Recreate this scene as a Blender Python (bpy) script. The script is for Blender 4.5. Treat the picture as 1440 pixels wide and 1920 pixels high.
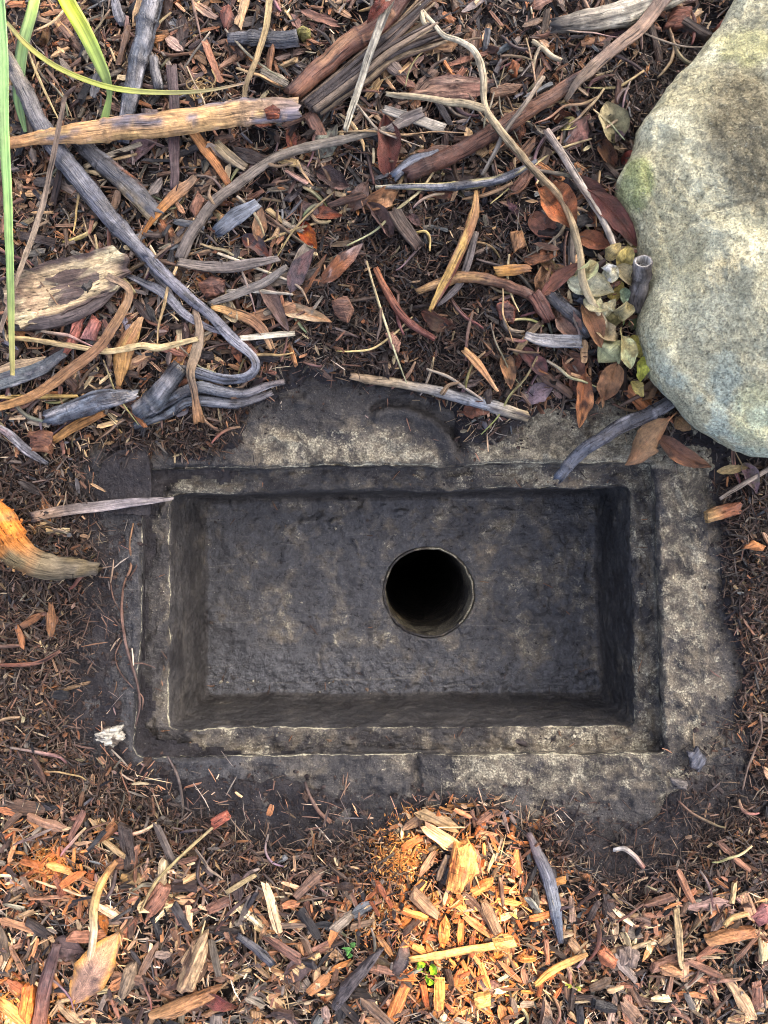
import bpy, math, random
import numpy as np

for _o in list(bpy.data.objects):
    bpy.data.objects.remove(_o)
SC = bpy.context.scene
COL = SC.collection

# ------------------------------------------------------------------ camera
S = 0.000526          # metres on the ground per photo pixel
H = 0.73              # phone held 73 cm above the ground, looking straight down
cam_d = bpy.data.cameras.new('camera')
cam = bpy.data.objects.new('camera', cam_d)
COL.objects.link(cam)
cam.location = (0, 0, H)
cam.rotation_euler = (0, 0, 0)
cam_d.sensor_fit = 'VERTICAL'
cam_d.sensor_height = 36.0
cam_d.lens = 36.0 * H / (1920 * S)
cam_d.clip_start = 0.01
cam_d.clip_end = 200
SC.camera = cam

# ------------------------------------------------------------------ sky, sun, exposure
SUN_DIR = np.array([0.47, 0.42, 0.776]); SUN_DIR /= np.linalg.norm(SUN_DIR)
sun_el = math.asin(SUN_DIR[2])
sun_az = math.atan2(SUN_DIR[0], SUN_DIR[1])
world = bpy.data.worlds.new('World')
SC.world = world
world.use_nodes = True
wn = world.node_tree
wn.nodes.clear()
sky = wn.nodes.new('ShaderNodeTexSky')
sky.sky_type = 'NISHITA'
sky.sun_disc = False
sky.sun_elevation = sun_el
sky.sun_rotation = sun_az
sky.air_density = 0.34
sky.dust_density = 6.0
sky.ozone_density = 0.6
bg = wn.nodes.new('ShaderNodeBackground')
bg.inputs['Strength'].default_value = 0.15
wo = wn.nodes.new('ShaderNodeOutputWorld')
wn.links.new(sky.outputs[0], bg.inputs[0])
wn.links.new(bg.outputs[0], wo.inputs[0])
sun_d = bpy.data.lights.new('sun', 'SUN')
sun_d.energy = 2.3
sun_d.angle = math.radians(0.53)
sun_d.color = (1.0, 0.73, 0.42)
sun = bpy.data.objects.new('sun', sun_d)
COL.objects.link(sun)
from mathutils import Vector
sun.rotation_euler = Vector(SUN_DIR).to_track_quat('Z', 'Y').to_euler()
sun.location = tuple(SUN_DIR * 5)
vs = SC.view_settings
vs.view_transform = 'Standard'
vs.look = 'None'
vs.exposure = 2.95
vs.gamma = 1.0
vs.use_curve_mapping = False

SC.cycles.filter_width = 1.0
SC.cycles.use_denoising = True
rng = np.random.default_rng(11)
random.seed(11)

# ------------------------------------------------------------------ helpers: numbers
def lin(c):
    c = np.asarray(c, float) / 255.0
    return np.where(c <= 0.04045, c / 12.92, ((c + 0.055) / 1.055) ** 2.4)

ALB = 0.72
def C(*rgb):
    return lin(rgb) * ALB

def dull(c, k=0.98, sat=0.92):
    m = sum(c) / 3
    return tuple(k * (m + (v - m) * sat) for v in c)

def sst(a, b, x):
    t = np.clip((x - a) / (b - a), 0, 1)
    return t * t * (3 - 2 * t)

def _hash(ix, iy, iz, seed):
    h = (ix * 374761393 + iy * 668265263 + iz * 2147483647 + seed * 974711) & 0xFFFFFFFF
    h = ((h ^ (h >> 13)) * 1274126177) & 0xFFFFFFFF
    h = ((h ^ (h >> 16)) * 2246822519) & 0xFFFFFFFF
    return ((h ^ (h >> 15)) & 0xFFFFFF) / float(0xFFFFFF)

def vnoise(p, seed=0):
    p = np.asarray(p, float)
    i = np.floor(p).astype(np.int64)
    f = p - i
    f = f * f * (3 - 2 * f)
    r = 0
    for dx in (0, 1):
        for dy in (0, 1):
            for dz in (0, 1):
                w = (f[..., 0] if dx else 1 - f[..., 0]) * (f[..., 1] if dy else 1 - f[..., 1]) * (f[..., 2] if dz else 1 - f[..., 2])
                r = r + w * _hash(i[..., 0] + dx, i[..., 1] + dy, i[..., 2] + dz, seed)
    return r

def fbm(p, octv=3, seed=0):
    p = np.asarray(p, float)
    a, s, n = 0.0, 0.0, 0.5
    for k in range(octv):
        a = a + n * vnoise(p, seed + k * 17)
        s += n
        n *= 0.5
        p = p * 2.03 + 5.7
    return a / s

def W(px, py, z=0.0):
    px, py, z = np.broadcast_arrays(np.asarray(px, float), np.asarray(py, float), np.asarray(z, float))
    k = S * (H - z) / H
    return np.stack([(px - 720) * k, (960 - py) * k, z], -1)

def poly_sd(x, y, poly):
    """signed distance to a polygon, negative inside"""
    x, y = np.asarray(x, float), np.asarray(y, float)
    d2 = np.full(x.shape, 1e9)
    ins = np.zeros(x.shape, bool)
    n = len(poly)
    for a in range(n):
        x0, y0 = poly[a]
        x1, y1 = poly[(a + 1) % n]
        ex, ey = x1 - x0, y1 - y0
        t = np.clip(((x - x0) * ex + (y - y0) * ey) / (ex * ex + ey * ey + 1e-12), 0, 1)
        d2 = np.minimum(d2, (x - x0 - t * ex) ** 2 + (y - y0 - t * ey) ** 2)
        c = (y0 > y) != (y1 > y)
        ins ^= c & (x < (x1 - x0) * (y - y0) / (y1 - y0 + 1e-12) + x0)
    return np.where(ins, -1, 1) * np.sqrt(d2)

# ------------------------------------------------------------------ ground height
EXPO = [(238, 975), (285, 868), (330, 868), (395, 858), (440, 838), (470, 790), (512, 745), (545, 726), (620, 735), (690, 742),
        (760, 752), (840, 785), (862, 822), (920, 828), (948, 822), (975, 795), (1020, 775), (1110, 768), (1200, 790), (1270, 822),
        (1325, 865), (1338, 960), (1346, 1080), (1362, 1180), (1376, 1260), (1366, 1345), (1310, 1395), (1262, 1440),
        (1245, 1505), (1205, 1545), (1130, 1525), (1020, 1500), (900, 1492), (780, 1488), (640, 1478), (520, 1462),
        (330, 1440), (262, 1425), (232, 1380), (222, 1200), (228, 1080)]

def ground_h(x, y):
    x = np.asarray(x, float); y = np.asarray(y, float)
    px, py = x / S + 720, 960 - y / S
    wob = (fbm(np.stack([px / 60, py / 60, px * 0], -1), 3, 3) - 0.5) * 46
    sd = poly_sd(px, py, EXPO) + wob
    top = sst(880, 700, py)
    bot = sst(1480, 1700, py)
    h = -0.016 + 0.0175 * sst(-22, 10, sd)
    h = h + top * (0.010 * sst(5, 60, sd) + 0.016 * sst(20, 330, sd)) + bot * 0.008 + 0.004 * sst(30, 160, sd)
    p = np.stack([x, y, x * 0], -1)
    out = sst(-5, 25, sd) * sst(1.3, 0.75, np.maximum(np.abs(x), np.abs(y)))
    h = h + out * ((fbm(p * 14, 3, 5) - 0.5) * 0.018 + (fbm(p * 70, 3, 6) - 0.5) * 0.007)
    h = h + (fbm(p * 330, 2, 8) - 0.5) * 0.0022 * sst(0.9, 0.66, np.maximum(np.abs(x), np.abs(y)))
    return h

def expo_sd(px, py):
    wob = (fbm(np.stack([px / 60, py / 60, px * 0], -1), 3, 3) - 0.5) * 46
    return poly_sd(px, py, EXPO) + wob

def on_ground(px, py, lift=0.0):
    w = W(px, py)
    z = ground_h(w[..., 0], w[..., 1])
    z = np.maximum(z, np.where(expo_sd(np.asarray(px, float), np.asarray(py, float)) < 0, 0.0, -1)) + lift
    w = W(px, py, z)
    return w

# ------------------------------------------------------------------ helpers: meshes
def make_mesh(name, V, F, mat, tint=None, grain=None, smooth=False, extra=None):
    """V (n,3); F list of face tuples or an (m,k) array; tint (n,4); grain (n,3)"""
    V = np.asarray(V, float)
    me = bpy.data.meshes.new(name)
    if isinstance(F, np.ndarray):
        groups = [F]
    elif len(F) and isinstance(F[0], np.ndarray):
        groups = F
    else:
        by = {}
        for f in F:
            by.setdefault(len(f), []).append(f)
        groups = [np.array(v, int) for v in by.values()]
    loops = np.concatenate([g.ravel() for g in groups])
    tot = np.concatenate([np.full(len(g), g.shape[1]) for g in groups])
    me.vertices.add(len(V)); me.vertices.foreach_set('co', V.astype(np.float32).ravel())
    me.loops.add(len(loops)); me.loops.foreach_set('vertex_index', loops.astype(np.int32))
    me.polygons.add(len(tot))
    me.polygons.foreach_set('loop_start', np.concatenate([[0], np.cumsum(tot)[:-1]]).astype(np.int32))
    me.polygons.foreach_set('loop_total', tot.astype(np.int32))
    me.polygons.foreach_set('use_smooth', np.full(len(tot), bool(smooth)))
    if tint is not None:
        a = me.attributes.new('tint', 'FLOAT_COLOR', 'POINT')
        a.data.foreach_set('color', np.asarray(tint, np.float32).ravel())
    if grain is not None:
        a = me.attributes.new('grain', 'FLOAT_VECTOR', 'POINT')
        a.data.foreach_set('vector', np.asarray(grain, np.float32).ravel())
    for k, v in (extra or {}).items():
        a = me.attributes.new(k, 'FLOAT', 'POINT')
        a.data.foreach_set('value', np.asarray(v, np.float32).ravel())
    me.materials.append(mat)
    me.update(calc_edges=True)
    me.validate()
    return me

def link(name, me, parent=None, loc=None):
    o = bpy.data.objects.new(name, me)
    COL.objects.link(o)
    if loc is not None:
        o.location = tuple(float(v) for v in loc)
    if parent is not None:
        o.parent = parent
    return o

def tag(o, label=None, cat=None, group=None, kind=None):
    if label: o['label'] = label
    if cat: o['category'] = cat
    if group: o['group'] = group
    if kind: o['kind'] = kind
    return o

def put(name, V, F, mat, tint, grain, smooth=False, parent=None, extra=None):
    """an object with its origin at the middle of its footprint"""
    V = np.asarray(V, float)
    if parent is None:
        c = np.array([V[:, 0].mean(), V[:, 1].mean(), V[:, 2].min()])
        return link(name, make_mesh(name, V - c, F, mat, tint, grain, smooth, extra), None, c)
    c = np.array(parent.location)
    return link(name, make_mesh(name, V - c, F, mat, tint, grain, smooth, extra), parent)

# ------------------------------------------------------------------ materials
def new_mat(name):
    m = bpy.data.materials.new(name)
    m.use_nodes = True
    nt = m.node_tree
    nt.nodes.clear()
    out = nt.nodes.new('ShaderNodeOutputMaterial')
    b = nt.nodes.new('ShaderNodeBsdfPrincipled')
    nt.links.new(b.outputs[0], out.inputs[0])
    return m, nt, b

class NT:
    def __init__(s, nt): s.nt = nt
    def n(s, t, **kw):
        n = s.nt.nodes.new(t)
        for k, v in kw.items(): setattr(n, k, v)
        return n
    def l(s, a, b): s.nt.links.new(a, b)
    def attr(s, name):
        return s.n('ShaderNodeAttribute', attribute_name=name)
    def mapping(s, vec, sc):
        m = s.n('ShaderNodeMapping'); s.l(vec, m.inputs[0]); m.inputs['Scale'].default_value = sc
        return m.outputs[0]
    def noise(s, vec, scale, detail=3, rough=0.6, dist=0.0):
        n = s.n('ShaderNodeTexNoise'); s.l(vec, n.inputs['Vector'])
        n.inputs['Scale'].default_value = scale; n.inputs['Detail'].default_value = detail
        n.inputs['Roughness'].default_value = rough; n.inputs['Distortion'].default_value = dist
        return n.outputs[0]
    def ramp(s, fac, stops):
        r = s.n('ShaderNodeValToRGB'); s.l(fac, r.inputs[0])
        e = r.color_ramp.elements
        while len(e) < len(stops): e.new(0.5)
        for q, (p, c) in zip(e, stops):
            q.position = p; q.color = (*c, 1) if len(c) == 3 else c
        return r.outputs[0]
    def rng(s, v, a, b, c, d):
        r = s.n('ShaderNodeMapRange'); s.l(v, r.inputs[0])
        for i, x in enumerate((a, b, c, d)): r.inputs[i + 1].default_value = x
        return r.outputs[0]
    def math(s, op, a, b=None, c=None):
        m = s.n('ShaderNodeMath', operation=op)
        for i, x in enumerate((a, b, c)):
            if x is None: continue
            if isinstance(x, (int, float)): m.inputs[i].default_value = x
            else: s.l(x, m.inputs[i])
        return m.outputs[0]
    def mix(s, fac, a, b, mode='MIX'):
        m = s.n('ShaderNodeMix', data_type='RGBA', blend_type=mode)
        for i, x in ((0, fac), (6, a), (7, b)):
            if isinstance(x, (int, float)): m.inputs[i].default_value = x
            elif isinstance(x, tuple): m.inputs[i].default_value = (*x, 1) if len(x) == 3 else x
            else: s.l(x, m.inputs[i])
        return m.outputs[2]
    def bump(s, h, strength, dist, prev=None):
        b = s.n('ShaderNodeBump'); s.l(h, b.inputs['Height'])
        b.inputs['Strength'].default_value = strength; b.inputs['Distance'].default_value = dist
        if prev is not None: s.l(prev, b.inputs['Normal'])
        return b.outputs[0]

def wood_material(name, contrast=1.0, bump=0.9, spec=0.26, greyk=0.45):
    m, nt, b = new_mat(name)
    k = NT(nt)
    at = k.attr('tint'); g = k.attr('grain')
    v1 = k.mapping(g.outputs['Vector'], (45, 620, 620))
    f1 = k.noise(v1, 1.0, 4, 0.62)
    v2 = k.mapping(g.outputs['Vector'], (16, 190, 190))
    f2 = k.noise(v2, 1.0, 3, 0.6)
    f3 = k.noise(g.outputs['Vector'], 240, 3, 0.7)
    s1 = k.rng(f1, 0.30, 0.70, 1 - 0.52 * contrast, 1 + 0.50 * contrast)
    s2 = k.rng(f2, 0.30, 0.70, 1 - 0.42 * contrast, 1 + 0.34 * contrast)
    s3 = k.rng(f3, 0.32, 0.68, 1 - 0.28 * contrast, 1 + 0.24 * contrast)
    f4 = k.noise(k.mapping(g.outputs['Vector'], (70, 95, 95)), 1.0, 4, 0.65, 0.6)
    s4 = k.rng(f4, 0.30, 0.70, 1 - 0.45 * contrast, 1 + 0.42 * contrast)
    sh = k.math('MULTIPLY', k.math('MULTIPLY', s1, s2), k.math('MULTIPLY', s3, s4))
    crack = k.rng(k.noise(k.mapping(g.outputs['Vector'], (22, 420, 420)), 1.0, 2, 0.5), 0.30, 0.36, 0.28, 1.0)
    cross = k.rng(k.noise(k.mapping(g.outputs['Vector'], (330, 60, 60)), 1.0, 2, 0.5), 0.25, 0.29, 0.45, 1.0)
    sh = k.math('MULTIPLY', sh, k.math('MULTIPLY', crack, cross))
    cm = k.n('ShaderNodeVectorMath', operation='SCALE')
    k.l(at.outputs['Color'], cm.inputs[0]); k.l(sh, cm.inputs['Scale'])
    grey = k.mix(k.rng(f4, 0.50, 0.72, 0.0, greyk), cm.outputs[0], tuple(C(96, 92, 88)))
    k.l(grey, b.inputs['Base Color'])
    ro = k.math('ADD', at.outputs['Alpha'], k.rng(f3, 0.3, 0.7, -0.12, 0.14))
    k.l(ro, b.inputs['Roughness'])
    b.inputs['Specular IOR Level'].default_value = spec
    hh = k.math('ADD', k.math('MULTIPLY', f1, 0.6), k.math('ADD', k.math('MULTIPLY', f2, 0.9), k.math('MULTIPLY', f3, 0.35)))
    hh = k.math('ADD', hh, k.math('ADD', k.math('MULTIPLY', crack, 0.6), k.math('MULTIPLY', cross, 0.25)))
    k.l(k.bump(hh, bump, 0.0026), b.inputs['Normal'])
    return m

M_WOOD = wood_material('weathered_wood')
M_CHAR = wood_material('charred_wood', 1.05, 0.9, 0.62)
M_ROT = wood_material('rotten_wood', 0.75, 0.9, 0.12, 0.0)
M_FIBRE = wood_material('shredded_fibre', 0.6, 0.4, 0.16)

def leaf_material():
    m, nt, b = new_mat('dead_leaf')
    k = NT(nt)
    at = k.attr('tint'); g = k.attr('grain')
    sx = k.n('ShaderNodeSeparateXYZ'); k.l(g.outputs['Vector'], sx.inputs[0])
    av = k.math('ABSOLUTE', sx.outputs[1])
    mid = k.math('SUBTRACT', 1.0, k.rng(av, 0.0, 0.07, 0.0, 1.0))
    lat = k.math('FRACT', k.math('SUBTRACT', k.math('MULTIPLY', sx.outputs[0], 11.0), k.math('MULTIPLY', av, 1.6)))
    latm = k.rng(k.math('ABSOLUTE', k.math('SUBTRACT', lat, 0.5)), 0.0, 0.12, 1.0, 0.0)
    vein = k.math('MAXIMUM', mid, k.math('MULTIPLY', latm, 0.45))
    f1 = k.noise(k.mapping(g.outputs['Vector'], (9, 3.5, 1)), 1.0, 4, 0.65)
    f2 = k.noise(k.mapping(g.outputs['Vector'], (60, 16, 1)), 1.0, 3, 0.6)
    sh = k.math('MULTIPLY', k.rng(f1, 0.3, 0.7, 0.50, 1.46), k.rng(f2, 0.3, 0.7, 0.78, 1.2))
    sh = k.math('MULTIPLY', sh, k.rng(vein, 0.0, 1.0, 1.0, 1.28))
    cm = k.n('ShaderNodeVectorMath', operation='SCALE')
    k.l(at.outputs['Color'], cm.inputs[0]); k.l(sh, cm.inputs['Scale'])
    spots = k.rng(k.noise(k.mapping(g.outputs['Vector'], (26, 8, 1)), 1.0, 2, 0.5), 0.66, 0.72, 0.0, 0.75)
    k.l(k.mix(spots, cm.outputs[0], (0.03, 0.02, 0.014)), b.inputs['Base Color'])
    k.l(k.math('ADD', at.outputs['Alpha'], k.rng(f2, 0.3, 0.7, -0.08, 0.12)), b.inputs['Roughness'])
    hh = k.math('ADD', k.math('MULTIPLY', vein, 0.6), k.math('ADD', f2, f1))
    k.l(k.bump(hh, 0.8, 0.0020), b.inputs['Normal'])
    b.inputs['Specular IOR Level'].default_value = 0.42
    return m
M_LEAF = leaf_material()

def grass_material():
    m, nt, b = new_mat('green_blade')
    k = NT(nt)
    at = k.attr('tint'); g = k.attr('grain')
    f1 = k.noise(k.mapping(g.outputs['Vector'], (8, 480, 480)), 1.0, 2, 0.5)
    f2 = k.noise(k.mapping(g.outputs['Vector'], (70, 120, 120)), 1.0, 3, 0.6)
    sh = k.math('MULTIPLY', k.rng(f1, 0.32, 0.68, 0.58, 1.38), k.rng(f2, 0.3, 0.7, 0.75, 1.2))
    cm = k.n('ShaderNodeVectorMath', operation='SCALE')
    k.l(at.outputs['Color'], cm.inputs[0]); k.l(sh, cm.inputs['Scale'])
    k.l(cm.outputs[0], b.inputs['Base Color'])
    k.l(at.outputs['Alpha'], b.inputs['Roughness'])
    k.l(k.bump(f1, 0.5, 0.0008), b.inputs['Normal'])
    return m
M_GRASS = grass_material()

def soil_material():
    m, nt, b = new_mat('wet_soil')
    k = NT(nt)
    tc = k.n('ShaderNodeTexCoord'); p = tc.outputs['Object']
    f1 = k.noise(p, 38, 4, 0.6); f2 = k.noise(p, 210, 4, 0.65); f3 = k.noise(p, 900, 3, 0.6)
    c = k.ramp(f1, [(0.32, tuple(C(34, 32, 33))), (0.5, tuple(C(52, 50, 52))), (0.68, tuple(C(74, 70, 68)))])
    c = k.mix(k.attr('humus').outputs['Fac'], c, tuple(C(30, 23, 20)))
    c = k.mix(k.rng(f2, 0.35, 0.65, 0.0, 0.8), c, tuple(C(34, 29, 27)))
    vo = k.n('ShaderNodeTexVoronoi'); k.l(p, vo.inputs['Vector']); vo.inputs['Scale'].default_value = 260
    grit = k.math('MULTIPLY', k.rng(vo.outputs['Distance'], 0.10, 0.18, 1.0, 0.0), k.rng(k.noise(p, 160, 2), 0.52, 0.6, 0.0, 1.0))
    c = k.mix(k.math('MULTIPLY', grit, 0.7), c, tuple(C(150, 145, 132)))
    k.l(c, b.inputs['Base Color'])
    k.l(k.rng(f1, 0.3, 0.7, 0.34, 0.72), b.inputs['Roughness'])
    b.inputs['Specular IOR Level'].default_value = 0.22
    n1 = k.bump(f2, 0.9, 0.004)
    n2 = k.bump(f3, 0.8, 0.0012, n1)
    k.l(n2, b.inputs['Normal'])
    return m
M_SOIL = soil_material()

def concrete_material():
    m, nt, b = new_mat('muddy_concrete')
    k = NT(nt)
    tc = k.n('ShaderNodeTexCoord'); p = tc.outputs['Object']
    pale = k.attr('pale').outputs['Fac']; wear = k.attr('wear').outputs['Fac']; wet = k.attr('wet').outputs['Fac']
    big = k.noise(p, 22, 4, 0.6, 0.4); mid = k.noise(p, 95, 4, 0.65, 0.3); fin = k.noise(p, 520, 3, 0.7); gr = k.noise(p, 1500, 2, 0.6)
    # dark film of mud
    mud = k.ramp(big, [(0.3, tuple(C(46, 43, 40))), (0.5, tuple(C(68, 65, 61))), (0.7, tuple(C(94, 89, 81)))])
    mud = k.mix(wet, mud, k.ramp(mid, [(0.3, tuple(C(54, 56, 59))), (0.7, tuple(C(94, 96, 99)))]))
    stone = k.ramp(k.math('ADD', k.math('MULTIPLY', mid, 0.5), k.math('MULTIPLY', fin, 0.5)),
                   [(0.32, tuple(C(98, 93, 84))), (0.5, tuple(C(146, 139, 118))), (0.66, tuple(C(196, 189, 160)))])
    v = k.math('ADD', k.math('MULTIPLY', big, 0.38), k.math('ADD', k.math('MULTIPLY', mid, 0.40), k.math('MULTIPLY', fin, 0.22)))
    thr = k.math('SUBTRACT', 0.70, k.math('MULTIPLY', pale, 0.34))
    mask = k.rng(k.math('SUBTRACT', v, thr), -0.03, 0.05, 0.0, 1.0)
    sm = k.noise(p, 46, 5, 0.62, 0.8)
    smear = k.rng(k.math('SUBTRACT', k.math('ADD', k.math('MULTIPLY', sm, 0.6), k.math('MULTIPLY', big, 0.4)), k.math('SUBTRACT', 0.66, k.math('MULTIPLY', pale, 0.36))), -0.05, 0.12, 0.0, 0.62)
    mud = k.mix(smear, mud, tuple(C(140, 128, 104)))
    c = k.mix(k.math('MULTIPLY', mask, 0.86), mud, stone)
    clod = k.math('MULTIPLY', k.rng(k.noise(p, 30, 5, 0.66, 0.8), 0.50, 0.64, 0.0, 0.75), k.rng(wet, 0.5, 0.9, 1.0, 0.25))
    c = k.mix(clod, c, tuple(C(44, 41, 40)))
    wv = k.math('ADD', k.math('MULTIPLY', mid, 0.5), k.math('MULTIPLY', fin, 0.5))
    wm = k.rng(k.math('SUBTRACT', k.math('MULTIPLY', wear, 0.60), k.math('SUBTRACT', 1.0, k.math('ADD', k.math('MULTIPLY', wv, 0.45), k.math('MULTIPLY', big, 0.55)))), -0.01, 0.10, 0.0, 1.0)
    c = k.mix(k.math('MULTIPLY', wm, 0.85), c, tuple(C(212, 205, 172)))
    scf = k.rng(k.noise(k.mapping(p, (12, 220, 60)), 1.0, 3, 0.5, 1.0), 0.63, 0.68, 0.0, 0.42)
    c = k.mix(k.math('MULTIPLY', scf, wet), c, tuple(C(140, 136, 124)))
    # fine grains: dark pits and sandy specks
    c = k.mix(k.rng(gr, 0.30, 0.44, 0.35, 0.0), c, tuple(C(34, 31, 30)))
    sp = k.rng(k.noise(p, 1100, 2, 0.5), 0.66, 0.72, 0.0, 0.55)
    c = k.mix(sp, c, tuple(C(170, 160, 138)))
    gs = k.math('MULTIPLY', k.rng(fin, 0.3, 0.7, 0.66, 1.34), k.rng(k.noise(p, 230, 3, 0.65), 0.3, 0.7, 0.74, 1.26))
    sc_ = k.n('ShaderNodeVectorMath', operation='SCALE'); k.l(c, sc_.inputs[0]); k.l(gs, sc_.inputs['Scale'])
    k.l(sc_.outputs[0], b.inputs['Base Color'])
    ro = k.math('SUBTRACT', k.rng(mid, 0.3, 0.7, 0.46, 0.80), k.math('MULTIPLY', wet, 0.36))
    k.l(k.math('ADD', ro, k.math('MULTIPLY', mask, 0.12)), b.inputs['Roughness'])
    b.inputs['Specular IOR Level'].default_value = 0.30
    k.l(k.rng(wet, 0.3, 1.0, 0.24, 0.60), b.inputs['Specular IOR Level'])
    n1 = k.bump(mid, 0.8, 0.008)
    n2 = k.bump(fin, 0.75, 0.0018, n1)
    n3 = k.bump(gr, 0.5, 0.0006, n2)
    k.l(n3, b.inputs['Normal'])
    return m
M_CONC = concrete_material()

def boulder_material():
    m, nt, b = new_mat('lichen_rock')
    k = NT(nt)
    tc = k.n('ShaderNodeTexCoord'); p = tc.outputs['Object']
    at = k.attr('tint')
    f1 = k.noise(p, 80, 4, 0.7, 0.5); f2 = k.noise(p, 280, 3, 0.75, 0.4); f3 = k.noise(p, 620, 2, 0.7)
    sh = k.math('MULTIPLY', k.rng(f1, 0.3, 0.7, 0.74, 1.26), k.math('MULTIPLY', k.rng(f2, 0.3, 0.7, 0.54, 1.46), k.rng(f3, 0.3, 0.7, 0.66, 1.36)))
    cm = k.n('ShaderNodeVectorMath', operation='SCALE')
    k.l(at.outputs['Color'], cm.inputs[0]); k.l(sh, cm.inputs['Scale'])
    c = k.mix(k.rng(k.noise(p, 420, 3, 0.6), 0.60, 0.70, 0.0, 0.65), cm.outputs[0], tuple(C(222, 218, 182)))
    c = k.mix(k.rng(k.noise(p, 330, 3, 0.7), 0.34, 0.26, 0.0, 0.7), c, tuple(C(84, 80, 62)))
    k.l(c, b.inputs['Base Color'])
    b.inputs['Roughness'].default_value = 0.9; b.inputs['Specular IOR Level'].default_value = 0.15
    n1 = k.bump(f1, 0.9, 0.007)
    n2 = k.bump(f2, 1.0, 0.0040, n1)
    n2 = k.bump(f3, 0.8, 0.0014, n2)
    k.l(n2, b.inputs['Normal'])
    return m
M_ROCK = boulder_material()

# bare wet mud
MUD = [[(150, 880), (230, 850), (290, 860), (240, 1000), (230, 1380), (150, 1420), (120, 1300), (150, 1150), (170, 1050)],
       [(280, 1440), (560, 1465), (780, 1490), (760, 1545), (560, 1580), (400, 1540), (300, 1500)],
       [(1040, 1510), (1250, 1500), (1290, 1420), (1400, 1390), (1420, 1500), (1300, 1590), (1180, 1650), (1080, 1600)],
       [(470, 790), (540, 700), (720, 720), (700, 760)], [(1290, 790), (1440, 850), (1340, 900)]]

# ------------------------------------------------------------------ the ground sheet
def build_ground():
    def axis(a, step):
        core = np.arange(-a, a + step / 2, step)
        ext = [a + 0.02]
        while ext[-1] < 25: ext.append(ext[-1] * 1.35 + 0.02)
        ext = np.array(ext)
        return np.concatenate([-ext[::-1], core, ext])
    xs, ys = axis(0.50, 0.0036), axis(0.64, 0.0036)
    X, Y = np.meshgrid(xs, ys)
    Z = ground_h(X, Y)
    nx, ny = len(xs), len(ys)
    V = np.stack([X, Y, Z], -1).reshape(-1, 3)
    i, j = np.meshgrid(np.arange(nx - 1), np.arange(ny - 1))
    a = (j * nx + i).ravel()
    F = np.stack([a, a + 1, a + nx + 1, a + nx], -1)
    px, py = V[:, 0] / S + 720, 960 - V[:, 1] / S
    sd = expo_sd(px, py)
    F = F[(sd[F] > -34).any(1)]
    used = np.unique(F)
    remap = np.full(len(V), -1); remap[used] = np.arange(len(used))
    mud = np.min([poly_sd(px[used], py[used], z) for z in MUD], 0)
    hum = sst(-10, 40, mud) * sst(0, 50, sd[used])
    me = make_mesh('ground', V[used], remap[F], M_SOIL, None, None, True, {'humus': hum})
    tag(link('ground', me), 'dark wet soil under the bark mulch', None, None, 'structure')
build_ground()

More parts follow.
